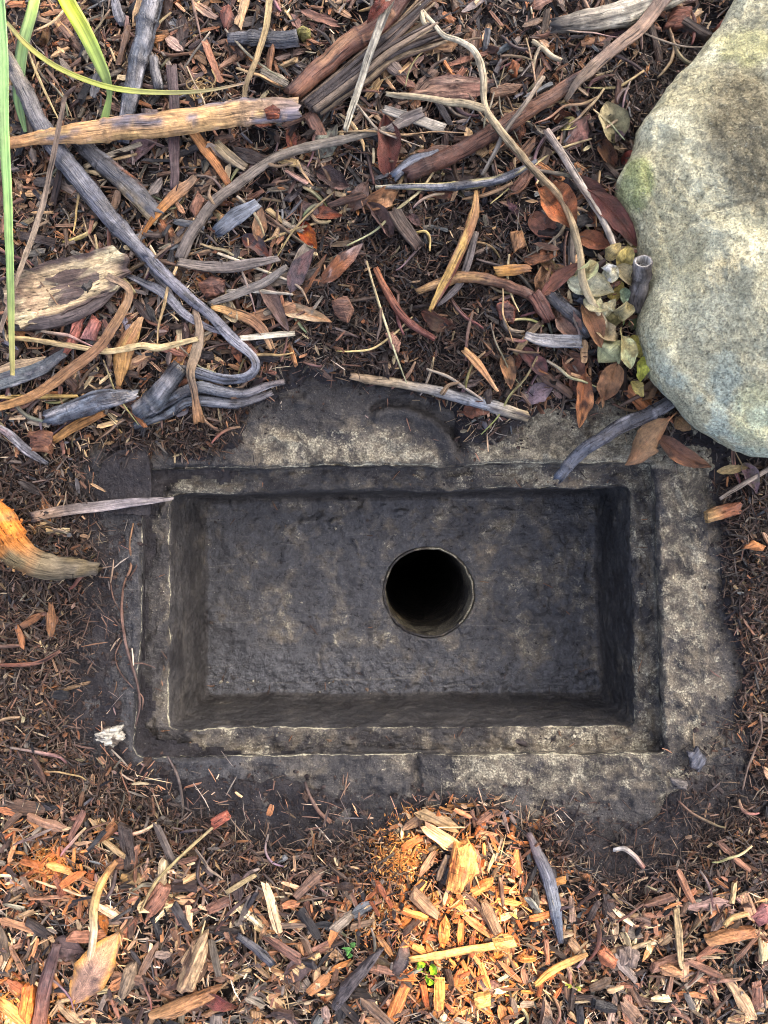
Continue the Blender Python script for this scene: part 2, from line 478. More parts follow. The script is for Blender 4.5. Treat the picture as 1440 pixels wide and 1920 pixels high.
# ------------------------------------------------------------------ the drain basin
def build_basin():
    NL, NS = 170, 100
    def loop(corners, z, r=0.006):
        c = W([p[0] for p in corners], [p[1] for p in corners], z)
        pts = []
        for a in range(4):
            n = NL if a % 2 == 0 else NS
            t = np.arange(n)[:, None] / n
            pts.append(c[a] * (1 - t) + c[(a + 1) % 4] * t)
        P = np.concatenate(pts)
        ct = c.mean(0)
        for a in range(4):                       # rounded corners
            d = np.linalg.norm(P - c[a], axis=1)
            w = np.clip(1 - d / (r * 2), 0, 1) ** 2
            dirc = (ct - c[a]); dirc[2] = 0; dirc /= np.linalg.norm(dirc)
            P = P + w[:, None] * dirc * r * 0.55
        return P
    def circ(cx, cy, r, z, ref):
        c = W(cx, cy, z)
        rr = r * S * (H - z) / H
        d = ref[:, :2] - c[:2]
        # spread the angles evenly so the hole stays round
        ang = np.unwrap(np.arctan2(d[:, 1], d[:, 0]))
        P = np.zeros((len(ref), 3))
        P[:, 0] = c[0] + rr * np.cos(ang); P[:, 1] = c[1] + rr * np.sin(ang); P[:, 2] = z
        return P
    o = [(120, 690), (1400, 680), (1412, 1572), (112, 1572)]
    o2 = [(126, 696), (1394, 686), (1406, 1566), (118, 1566)]
    rim = [(274, 880), (1224, 864), (1246, 1413), (252, 1418)]
    def off(c, d):
        return [(c[0][0] - d, c[0][1] - d), (c[1][0] + d, c[1][1] - d), (c[2][0] + d, c[2][1] + d), (c[3][0] - d, c[3][1] + d)]
    led = [(318, 926), (1180, 910), (1192, 1364), (314, 1366)]
    flo = [(377, 934), (1123, 918), (1135, 1309), (379, 1311)]
    ZF, ZL = -0.145, -0.026
    keys = [  # loop, steps from the previous key, zone of the faces that lead here
        (loop(o, -0.07), 0, None),
        (loop(o, -0.004), 6, 'rim'),
        (loop(o2, 0.0), 3, 'rim'),
        (loop(off(rim, 7), 0.0), 44, 'rim'),
        (loop(off(rim, 2), -0.0012), 4, 'rim'),
        (loop(off(rim, -1), -0.0045), 3, 'rim'),
        (loop(off(rim, -4), -0.0215), 9, 'ledge'),
        (loop(off(rim, -9), -0.0245), 3, 'ledge'),
        (loop(off(led, 6), ZL), 16, 'ledge'),
        (loop(off(led, 1), ZL - 0.001), 3, 'ledge'),
        (loop(off(led, -2), ZL - 0.004), 3, 'wall'),
        (loop(off(flo, 1), ZF + 0.010), 44, 'wall'),
        (loop(off(flo, -6), ZF + 0.002), 4, 'wall'),
        (loop(off(flo, -16), ZF), 3, 'floor'),
    ]
    last = keys[-1][0]
    keys.append((circ(803, 1110, 87, ZF, last), 64, 'floor'))
    keys.append((circ(803, 1110, 86.0, ZF - 0.0045, last), 3, 'floor'))
    keys.append((circ(803, 1110, 85.0, ZF + 0.0008, last), 2, 'pipe'))
    keys.append((circ(803, 1110, 82.0, ZF + 0.0006, last), 3, 'pipe'))
    hole = circ(803, 1110, 81, ZF - 0.003, last)
    keys.append((hole, 2, 'pipe'))
    hb = hole.copy(); hb[:, 2] = -1.3
    keys.append((hb, 90, 'pipe'))
    hc = hb.copy(); ctr = hb.mean(0); hc[:, :2] = ctr[:2] + (hb[:, :2] - ctr[:2]) * 0.02
    keys.append((hc, 10, 'pipe'))
    rows, zones, kidx = [keys[0][0]], [], [0.0]
    for q in range(1, len(keys)):
        P, n, zn = keys[q]
        for t in range(1, n + 1):
            rows.append(keys[q - 1][0] * (1 - t / n) + P * (t / n)); zones.append(zn); kidx.append(q - 1 + t / n)
    R = np.stack(rows)                             # (levels, perimeter, 3)
    nl, npm = R.shape[:2]
    kidx = np.array(kidx)
    base = R.copy()
    flat = R.reshape(-1, 3)
    # one continuous displacement field
    def vec(freq, amp, seed):
        return np.stack([(fbm(flat * freq, 3, seed + 31 * a) - 0.5) * amp for a in range(3)], -1)
    D = vec(16, 0.0065, 40) + vec(75, 0.0042, 50) + vec(300, 0.0020, 60)
    pipe = np.repeat(kidx, npm) > 14.6
    D[pipe] *= np.array([0.42, 0.42, 0.4])
    near_hole = np.repeat((kidx > 13.6) & (kidx <= 14.5), npm)
    D[near_hole] *= 0.6
    flat = flat + D
    lump = sst(0.60, 0.78, fbm(base.reshape(-1, 3) * 85, 3, 71)) * 0.0035 + sst(0.62, 0.8, fbm(base.reshape(-1, 3) * 190, 2, 72)) * 0.0016
    flat[:, 2] += lump * np.repeat((kidx < 14.2) & (kidx > 1.5), npm)
    lipz = np.repeat((kidx > 14.2) & (kidx < 18.02), npm)
    flat[lipz] += ((fbm(base.reshape(-1, 3)[lipz] * 110, 3, 88) - 0.5) * 0.0060)[:, None] * np.array([0.5, 0.5, 1.0])
    # chipped edges
    kk = np.repeat(kidx, npm)
    edge = np.maximum(np.exp(-((kk - 4.2) / 0.7) ** 2), np.exp(-((kk - 9.4) / 0.7) ** 2))
    bite = sst(0.60, 0.74, fbm(base.reshape(-1, 3) * np.array([60, 60, 10]), 3, 77))
    flat[:, 2] -= edge * bite * 0.0060 + edge * 0.0030 * fbm(base.reshape(-1, 3) * 45, 3, 79)
    px = base.reshape(-1, 3)[:, 0] * H / (H - base.reshape(-1, 3)[:, 2]) / S + 720
    py = 960 - base.reshape(-1, 3)[:, 1] * H / (H - base.reshape(-1, 3)[:, 2]) / S
    # block joints: grooves in rim and ledge
    def groove(xc, wid, cond):
        d = np.abs(px - xc - (fbm(np.stack([py / 30, py * 0, py * 0], -1), 2, 9) - 0.5) * 12)
        return np.exp(-(d / wid) ** 2) * cond
    rimz = (kk > 1.5) & (kk < 5.5); ledz = (kk >= 5) & (kk < 9.6)
    g = groove(858, 7, (py < 890) & rimz) + groove(784, 6, (py > 1395) & rimz)
    g2 = groove(886, 4, (py < 935) & ledz) + groove(778, 5, (py > 1355) & ledz)
    flat[:, 2] -= g * 0.006 + g2 * 0.003
    # curved lip of mortar that runs round the end of the long top block
    lip = np.exp(-((np.hypot((px - 745) / 1.05, (py - 870) / 0.95) - 104) / 11) ** 2) * (px > 700) * (py < 868) * rimz
    flat[:, 2] += lip * 0.006
    # pale = how much bare stone shows through the mud; also darkens the pipe with depth
    nz = fbm(np.stack([px / 90, py / 90, px * 0], -1), 3, 91)
    pale = np.full(len(px), 0.18)
    right = sst(1215, 1250, px); bot = sst(1405, 1420, py); top = sst(885, 870, py); left = sst(262, 250, px)
    rz = rimz.astype(float)
    pale = np.where(rz > 0, 0.10, pale)
    pale += rz * right * (0.46 - 0.28 * sst(1290, 1380, px))
    pale += rz * bot * (1 - right) * (0.08 + 0.38 * sst(520, 900, px) * sst(1535, 1430, py))
    pale += rz * top * (1 - right) * (0.50 * sst(760, 872, py) * sst(350, 600, px) + 0.10)
    pale += rz * top * (0.35 * sst(950, 1000, px))
    pale = np.where(ledz, 0.37 + 0.12 * sst(600, 1000, px) - 0.10 * sst(330, 290, px), pale)
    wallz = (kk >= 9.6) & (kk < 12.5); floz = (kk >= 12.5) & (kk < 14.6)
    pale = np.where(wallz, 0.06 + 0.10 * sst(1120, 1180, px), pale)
    pale = np.where(floz, 0.22 + 0.12 * sst(400, 900, px) - 0.14 * sst(1180, 1290, py) - 0.10 * sst(470, 400, px), pale)
    pale = np.where(kk >= 14.6, 0.2 + 0.6 * sst(0.4, 0.6, fbm(base.reshape(-1, 3) * np.array([40, 40, 0]), 3, 66)), pale)
    pale = np.where(kk >= 18.0, 0.56 * sst(18.20, 18.0, kk) - 0.25 * sst(18.04, 18.3, kk), pale)  # pale fades with depth, so the shaft's shade is painted in
    pale += (nz - 0.5) * 0.35
    wear = np.exp(-((kk - 4.3) / 0.75) ** 2) * np.where(px < 300, 0.95, np.where(py > 1400, 1.0, np.where(px > 1215, 0.35, 0.95)))
    wear = np.maximum(wear, np.exp(-((kk - 9.2) / 0.8) ** 2) * np.where(py > 1340, 0.95, np.where(px < 330, 0.9, np.where(px > 1170, 0.75, 0.8))))
    wear = np.maximum(wear, np.exp(-((kk - 16.6) / 1.2) ** 2) * (0.05 + 0.85 * sst(0.42, 0.62, fbm(base.reshape(-1, 3) * np.array([40, 40, 0]), 3, 66))))
    wet = np.where(floz, 0.95, np.where(wallz, 0.22, 0.15))
    pale -= lip * 0.5
    moat = np.exp(-((np.hypot((px - 745) / 1.05, (py - 870) / 0.95) - 121) / 9) ** 2) * (px > 690) * (py < 872) * rimz
    flat[:, 2] -= moat * 0.006
    pale -= moat * 0.5
    wet = np.maximum(wet, rz * sst(330, 240, px) * 0.35)
    wet = np.maximum(wet, rz * bot * sst(640, 400, px) * 0.4)
    pale -= rz * sst(300, 240, px) * 0.2 + rz * bot * sst(560, 330, px) * 0.12
    wet = np.where(floz, 0.72 + 0.28 * sst(1200, 1270, py), wet)
    root = bpy.data.objects.new('drain_basin', None)
    COL.objects.link(root)
    root.location = (0, 0, -0.145)
    tag(root, 'mud stained concrete drain box sunk in the ground with a round outlet hole', 'drain')
    V = flat
    def part(name, sel_fn, label=None):
        fa = []
        for lv in range(nl - 1):
            j = np.arange(npm)
            ok = np.broadcast_to(sel_fn(zones[lv], j, lv), j.shape)
            j = j[ok]
            if len(j):
                j2 = (j + 1) % npm
                fa.append(np.stack([lv * npm + j, lv * npm + j2, (lv + 1) * npm + j2, (lv + 1) * npm + j], -1))
        F = np.concatenate(fa)
        used = np.unique(F)
        rm = np.full(len(V), -1); rm[used] = np.arange(len(used))
        me = make_mesh(name, V[used] - np.array([0, 0, -0.145]), rm[F][:, ::-1], M_CONC, None, None, True,
                       {'pale': pale[used], 'wear': wear[used], 'wet': wet[used]})
        ob = link(name, me, root)
        if label: ob['label'] = label
        return ob
    jt = int(NL * (858 - 274) / (1224 - 274))
    jb = NL + NS + int(NL * (1246 - 784) / (1246 - 252))
    e1, e2, e3, e4 = NL, NL + NS, 2 * NL + NS, npm
    part('rim_block', lambda z, j, lv: (j < jt) & (z == 'rim'), 'long grey rim block along the top')
    part('rim_block', lambda z, j, lv: (j >= jt) & (j < e1) & (z == 'rim'), 'short tan rim block beside the boulder')
    part('rim_block', lambda z, j, lv: (j >= e1) & (j < e2) & (z == 'rim'), 'pale speckled rim block on the boulder side')
    part('rim_block', lambda z, j, lv: (j >= e2) & (j < jb) & (z == 'rim'), 'cream stained rim block at the lower edge')
    part('rim_block', lambda z, j, lv: (j >= jb) & (j < e3) & (z == 'rim'), 'mud covered rim block at the lower edge')
    part('rim_block', lambda z, j, lv: (j >= e3) & (z == 'rim'), 'mud covered rim block crossed by a thin root')
    part('grate_ledge', lambda z, j, lv: z == 'ledge')
    part('side_wall', lambda z, j, lv: (j < e1) & (z == 'wall'))
    part('side_wall', lambda z, j, lv: (j >= e1) & (j < e2) & (z == 'wall'))
    part('side_wall', lambda z, j, lv: (j >= e2) & (j < e3) & (z == 'wall'))
    part('side_wall', lambda z, j, lv: (j >= e3) & (z == 'wall'))
    part('basin_floor', lambda z, j, lv: z == 'floor')
    part('outlet_pipe', lambda z, j, lv: z == 'pipe')
build_basin()

# ------------------------------------------------------------------ the boulder
def build_boulder():
    sil = [(1385, -14), (1350, 52), (1292, 128), (1235, 186), (1200, 236), (1184, 290), (1156, 338), (1160, 384), (1186, 432), (1200, 482),
           (1216, 540), (1203, 585), (1201, 615), (1213, 655), (1231, 715), (1266, 758), (1292, 790), (1340, 820), (1398, 850), (1440, 859),
           (1560, 850), (1740, 770), (1860, 560), (1840, 260), (1700, 20), (1540, -120), (1430, -100)]
    zs = 0.046
    c = W(1535, 380, zs)
    P = W([p[0] for p in sil], [p[1] for p in sil], zs)
    # closed resample by angle
    NA = 460
    d = P - c
    ang = np.unwrap(np.arctan2(d[:, 1], d[:, 0])); rad = np.hypot(d[:, 0], d[:, 1])
    if ang[-1] < ang[0]:
        ang, rad = ang[::-1], rad[::-1]
    tt = np.linspace(0, 2 * np.pi, NA, endpoint=False) + ang[0]
    A = np.concatenate([ang, [ang[0] + 2 * np.pi]]); Rr = np.concatenate([rad, [rad[0]]])
    R0 = np.interp(tt, A, Rr)
    for _ in range(2):
        R0 = (np.roll(R0, 1) + 2 * R0 + np.roll(R0, -1)) / 4
    prof = []   # (radius share, height)
    for q in np.linspace(0.004, 0.92, 98): prof.append((q, zs + 0.020 + 0.056 * (1 - (q / 0.96) ** 3.0)))
    a0 = prof[-1]
    for t in np.linspace(0.08, 1, 26):
        th = t * math.pi / 2
        prof.append((0.92 + 0.08 * math.sin(th), zs + (a0[1] - zs) * math.cos(th)))
    for t in np.linspace(0.1, 1, 14):
        prof.append((1 - 0.20 * t ** 1.6, zs - 0.085 * t))
    pr = np.array(prof)
    X = c[0] + pr[:, 0][:, None] * R0[None] * np.cos(tt)[None]
    Y = c[1] + pr[:, 0][:, None] * R0[None] * np.sin(tt)[None]
    Z = np.repeat(pr[:, 1][:, None], NA, 1)
    V = np.stack([X, Y, Z], -1).reshape(-1, 3)
    nr = len(pr)
    px = V[:, 0] * H / (H - V[:, 2]) / S + 720; py = 960 - V[:, 1] * H / (H - V[:, 2]) / S
    # a raised lip along the upper edge, then a hollow
    dl = poly_sd(px, py, [(1520, 20), (1440, 92), (1380, 120), (1300, 200), (1225, 268), (1190, 330), (1500, 520), (1900, 300)])
    hol = sst(6, -40, dl) * sst(-330, -90, dl)
    V[:, 2] -= 0.004 * hol
    cr = poly_sd(px, py, [(1285, 425), (1310, 405), (1345, 385), (1400, 372), (1450, 358), (1450, 360), (1400, 375), (1345, 389), (1310, 410)])
    V[:, 2] -= 0.002 * np.exp(-(cr / 4) ** 2)
    nrm = V - np.array([c[0], c[1], zs - 0.02]); nrm /= np.linalg.norm(nrm, axis=1)[:, None]
    dsp = (0.5 - np.abs(fbm(V * 11, 2, 27) - 0.5) * 4) * 0.006 + (fbm(V * 9, 3, 21) - 0.5) * 0.007 + (fbm(V * 38, 3, 22) - 0.5) * 0.0085 + (fbm(V * 150, 3, 23) - 0.5) * 0.0046 + (fbm(V * 400, 2, 24) - 0.5) * 0.0020
    V = V + nrm * dsp[:, None] * np.where(V[:, 2] > 0.06, 1.0, 0.55)[:, None]
    i, j = np.meshgrid(np.arange(NA), np.arange(nr - 1))
    a = (j * NA + i).ravel(); b_ = (j * NA + (i + 1) % NA).ravel()
    F = np.stack([a, a + NA, b_ + NA, b_], -1)
    V = np.vstack([V, [[c[0], c[1], V[:NA, 2].mean()]]])
    k = len(V) - 1
    T = np.stack([np.arange(NA), (np.arange(NA) + 1) % NA, np.full(NA, k)], -1)
    if tt[1] < tt[0]:
        pass
    # colours of lichen, bare rock, moss and dark stain, each with its own outline
    px = np.append(px, 1535); py = np.append(py, 380)
    q3 = V * 1.0
    n1 = fbm(q3 * 26, 4, 31); n2 = fbm(q3 * 60, 4, 32); n3 = fbm(q3 * 13, 3, 33)
    col = np.tile(C(180, 174, 142), (len(V), 1))
    def mixc(m, rgb):
        nonlocal col
        m = np.clip(m, 0, 1)[:, None]
        col = col * (1 - m) + C(*rgb) * m
    mixc(sst(0.48, 0.60, n1) * 0.8, (212, 208, 176))
    mixc(sst(0.52, 0.62, n2) * 0.5, (186, 178, 140))
    mixc(sst(0.50, 0.38, n3) * 0.6, (166, 164, 140))
    lowz = sst(520, 760, py)
    mixc(lowz * sst(0.42, 0.58, n2) * 0.75, (160, 172, 160))
    st = np.exp(-(((px - 1395) / 95) ** 2 + ((py - 215) / 120) ** 2)) + 0.9 * np.exp(-(((px - 1440) / 70) ** 2 + ((py - 330) / 80) ** 2))
    mixc(sst(0.30, 0.72, st * (0.55 + 0.9 * n1)) * 0.62, (118, 110, 88))
    mixc(sst(0.5, 0.85, st * (0.45 + 0.9 * n2)) * 0.50, (92, 84, 66))
    mo = np.exp(-(((px - 1192) / 30) ** 2 + ((py - 325) / 36) ** 2)) + 0.7 * np.exp(-(((px - 1175) / 40) ** 2 + ((py - 370) / 40) ** 2))
    mixc(sst(0.30, 0.66, mo * (0.45 + 1.0 * n2)) * 0.55, (122, 140, 66))
    mixc(sst(0.35, 0.6, np.exp(-(((px - 1420) / 60) ** 2 + ((py - 780) / 80) ** 2)) * (0.4 + n2)) * 0.3, (165, 176, 130))
    mixc(sst(0.3, 0.7, np.exp(-(((px - 1400) / 70) ** 2 + ((py - 90) / 40) ** 2)) * (0.4 + n2)) * 0.5, (182, 180, 122))
    mixc(np.exp(-(np.append(cr, 99) / 2) ** 2) * 0.4, (96, 90, 74))
    col = np.clip(col * np.array([1.50, 1.48, 1.38]), 0, 0.8)
    tint = np.concatenate([col, np.ones((len(V), 1))], 1)
    ob = put('boulder', V, [F, T], M_ROCK, tint, None, True)
    tag(ob, 'big rounded boulder crusted with pale green lichen beside the drain', 'boulder')
build_boulder()

# ------------------------------------------------------------------ builders for litter
def catmull(P, n):
    P = np.asarray(P, float)
    if len(P) == 2:
        t = np.linspace(0, 1, n)[:, None]
        return P[0] * (1 - t) + P[1] * t
    Q = np.vstack([2 * P[0] - P[1], P, 2 * P[-1] - P[-2]])
    seg = np.linalg.norm(np.diff(P, axis=0), axis=1)
    cum = np.concatenate([[0], np.cumsum(seg)]); s = np.linspace(0, cum[-1], n)
    out = []
    for v in s:
        k = min(np.searchsorted(cum, v, 'right') - 1, len(seg) - 1)
        t = (v - cum[k]) / max(seg[k], 1e-9)
        p0, p1, p2, p3 = Q[k:k + 4]
        out.append(0.5 * (2 * p1 + (p2 - p0) * t + (2 * p0 - 5 * p1 + 4 * p2 - p3) * t * t + (3 * p1 - p0 - 3 * p2 + p3) * t ** 3))
    return np.array(out)

def lerp_list(vals, n):
    vals = np.atleast_1d(np.asarray(vals, float))
    if vals.ndim == 1 and len(vals) == 1: return np.full(n, vals[0])
    x = np.linspace(0, 1, len(vals)); t = np.linspace(0, 1, n)
    if vals.ndim == 1: return np.interp(t, x, vals)
    return np.stack([np.interp(t, x, vals[:, k]) for k in range(vals.shape[1])], -1)

SECT = {}
def section(kind):
    if kind in SECT: return SECT[kind]
    if kind == 'round':
        a = np.linspace(0, 2 * np.pi, 12, endpoint=False); s = np.stack([np.cos(a), np.sin(a)], -1)
    elif kind == 'thin':
        a = np.linspace(0, 2 * np.pi, 6, endpoint=False); s = np.stack([np.cos(a), np.sin(a)], -1)
    elif kind == 'strip':      # flat split wood
        t = np.linspace(1, -1, 7); s = np.concatenate([np.stack([t, 0.22 + 0.06 * np.cos(t * 7)], -1), np.stack([-t, np.full(7, -0.2)], -1)])
    elif kind == 'gutter':     # curled bark, hollow side down
        a = np.linspace(0.25, np.pi - 0.25, 9)
        s = np.concatenate([np.stack([np.cos(a), np.sin(a) * 0.95 - 0.35], -1), np.stack([np.cos(a[::-1]) * 0.84, np.sin(a[::-1]) * 0.78 - 0.37], -1)])
    elif kind == 'trough':     # curled bark, hollow side up
        a = np.linspace(np.pi + 0.2, 2 * np.pi - 0.2, 9)
        s = np.concatenate([np.stack([np.cos(a), np.sin(a) * 0.75 + 0.35], -1), np.stack([np.cos(a[::-1]) * 0.86, np.sin(a[::-1]) * 0.58 + 0.37], -1)])
    elif kind == 'fold':       # folded grass blade
        t = np.linspace(1, -1, 7); s = np.concatenate([np.stack([t, np.abs(t) * 0.30 + 0.04], -1), np.stack([-t, np.abs(t) * 0.30 - 0.06], -1)])
    SECT[kind] = s
    return s

def sweep(pts, widths, sect='round', flat=1.0, cols=None, gloss=0.55, rough=0.10, jag=0.5, twist=(0.0,), blot=(), hollow=None, seed=None, step=0.0024, wob=0.28):
    """returns V, F, tint, grain for a swept stick"""
    seed = int(rng.integers(1e6)) if seed is None else seed
    L = np.linalg.norm(np.diff(pts, axis=0), axis=1).sum()
    n = int(np.clip(L / step, 8, 120))
    P = catmull(pts, n)
    w = lerp_list(widths, n) / 2
    s0 = np.linspace(0, L, n)
    def n1(f, k): return fbm(np.stack([s0 * f, s0 * 0 + (seed % 83) * 1.3, s0 * 0 + k], -1), 2, 15) - 0.5
    wm = float(np.mean(w)) * 2
    P = P + np.stack([n1(32, 1), n1(32, 2), n1(32, 3) * 0.4], -1) * min(wm, 0.014) * wob + np.stack([n1(110, 4), n1(110, 5), n1(110, 6) * 0.3], -1) * min(wm, 0.010) * 0.35 * wob
    w = w * (1 + 0.45 * wob * n1(60, 7) + 0.3 * wob * n1(170, 8))
    nodes = np.random.default_rng(seed + 5).uniform(0.06, 0.94, max(1, int(L / 0.055))) * L if sect in ('round', 'thin') and wob > 0.1 else []
    nd = np.zeros(n)
    for q in nodes: nd = np.maximum(nd, np.exp(-((s0 - q) / max(0.0022, wm * 0.10)) ** 2))
    w = w * (1 + 0.16 * nd)
    T = np.gradient(P, axis=0); T /= np.linalg.norm(T, axis=1)[:, None]
    up = np.array([0, 0, 1.0])
    sd = np.cross(T, up); sd /= np.linalg.norm(sd, axis=1)[:, None] + 1e-9
    U = np.cross(sd, T)
    tw = lerp_list(twist, n)
    c_, s_ = np.cos(tw)[:, None], np.sin(tw)[:, None]
    sd, U = sd * c_ + U * s_, U * c_ - sd * s_
    s = section(sect) * np.array([1, flat])
    m = len(s)
    arc = np.concatenate([[0], np.cumsum(np.linalg.norm(np.diff(P, axis=0), axis=1))])
    A = np.arange(m) / m * 2 * np.pi
    g3 = np.stack(np.broadcast_arrays(arc[:, None] * 45, 1.7 * np.cos(A)[None], 1.7 * np.sin(A)[None] + seed % 97), -1)
    rn = 1 + rough * 2 * (fbm(g3, 3, 3) - 0.5) + rough * 1.2 * (vnoise(np.stack(np.broadcast_arrays(arc[:, None] * 9, np.cos(A)[None] * 4, np.sin(A)[None] * 4 + seed % 89), -1), 5) - 0.5)
    X = s[None, :, 0] * w[:, None] * rn; Yv = s[None, :, 1] * w[:, None] * rn
    V = P[:, None] + sd[:, None] * X[..., None] + U[:, None] * Yv[..., None]
    lr = np.random.default_rng(seed)
    for e, sg in ((0, -1), (n - 1, 1)):
        V[e] += T[e] * (lr.random(m)[:, None] * w[e] * 2 * jag * sg)
    gr = np.stack(np.broadcast_arrays(arc[:, None] + (seed % 53) * 0.7, X, Yv), -1)
    cl = lerp_list(np.array(cols, float), n)[:, None].repeat(m, 1)
    cl = cl * (1 - 0.35 * nd[:, None, None])
    for rgb, thr, fu, fv in blot:
        q = np.stack([gr[..., 0] * fu, gr[..., 1] * fv, gr[..., 2] * fv], -1)
        mk = sst(thr - 0.06, thr + 0.06, fbm(q, 4, seed % 71))[..., None]
        cl = cl * (1 - mk) + np.array(rgb) * mk
    rows = [V]; grs = [gr]; cls = [cl]
    if hollow:
        fr, depth, rgb = hollow
        e = n - 1
        for f_, d_ in ((fr, 0.0), (fr * 0.95, depth)):
            ring = P[e] + (V[e] - P[e]) * f_ - T[e] * d_
            rows.append(ring[None]); grs.append(gr[e:e + 1] * np.array([1, f_, f_])); cls.append(np.tile(np.array(rgb) * (1 if d_ == 0 else 0.5), (1, m, 1)))
    V = np.concatenate(rows); gr = np.concatenate(grs); cl = np.concatenate(cls)
    N = len(V)
    i, j = np.meshgrid(np.arange(m), np.arange(N - 1))
    a = (j * m + i).ravel(); b = (j * m + (i + 1) % m).ravel()
    F = [np.stack([a, b, b + m, a + m], -1)]
    flatV = V.reshape(-1, 3)
    caps = np.array([V[0].mean(0), V[-1].mean(0)])
    k = len(flatV)
    r = np.arange(m)
    F.append(np.stack([(r + 1) % m, r, np.full(m, k)], -1))
    o = (N - 1) * m
    F.append(np.stack([o + r, o + (r + 1) % m, np.full(m, k + 1)], -1))
    V2 = np.vstack([flatV, caps])
    tint = np.concatenate([np.vstack([cl.reshape(-1, 3), cl[0].mean(0)[None] * 1.0, cl[-1].mean(0)[None]]), np.full((len(V2), 1), gloss)], 1)
    gr = np.vstack([gr.reshape(-1, 3), gr[0].mean(0)[None], gr[-1].mean(0)[None]])
    return V2, F, tint, gr

def path_pts(pp, lift, w_px=10, flat=1.0):
    pp = np.array(pp, float)
    z = on_ground(pp[:, 0], pp[:, 1])[:, 2]
    if len(z) > 2:
        z = np.convolve(np.pad(z, 1, 'edge'), [0.25, 0.5, 0.25], 'valid')
    lf = lerp_list(lift if hasattr(lift, '__len__') else [lift], len(pp))
    z = z + lf + np.mean(w_px) * S * 0.5 * flat
    return W(pp[:, 0], pp[:, 1], z)

LAND = []      # (short phrase, px, py) landmarks for labels
def mark(lm, pp):
    if lm:
        pp = np.array(pp, float)
        for q in pp[::max(1, len(pp) // 3)]:
            LAND.append((lm, q[0], q[1]))

def stick(name, cat, label, lm, pp, w, cols, lift=0.010, sect='round', flat=0.8, mat=None, gloss=0.5, rough=0.12, jag=0.6,
          twist=(0.0,), blot=(), hollow=None, parent=None, smooth=True, group=None, wob=0.28):
    pts = path_pts(pp, lift, w, flat)
    ws = np.atleast_1d(np.array(w, float)) * S
    V, F, t, g = sweep(pts, ws, sect, flat, [C(*c) for c in cols], gloss, rough, jag, twist,
                       [(C(*b[0]), *b[1:]) for b in blot], (hollow[0], hollow[1], C(*hollow[2])) if hollow else None, None, 0.0024, wob)
    o = put(name, V, F, mat or M_WOOD, t, g, smooth, parent)
    if parent is None:
        tag(o, label, cat, group)
        mark(lm, pp)
    return o

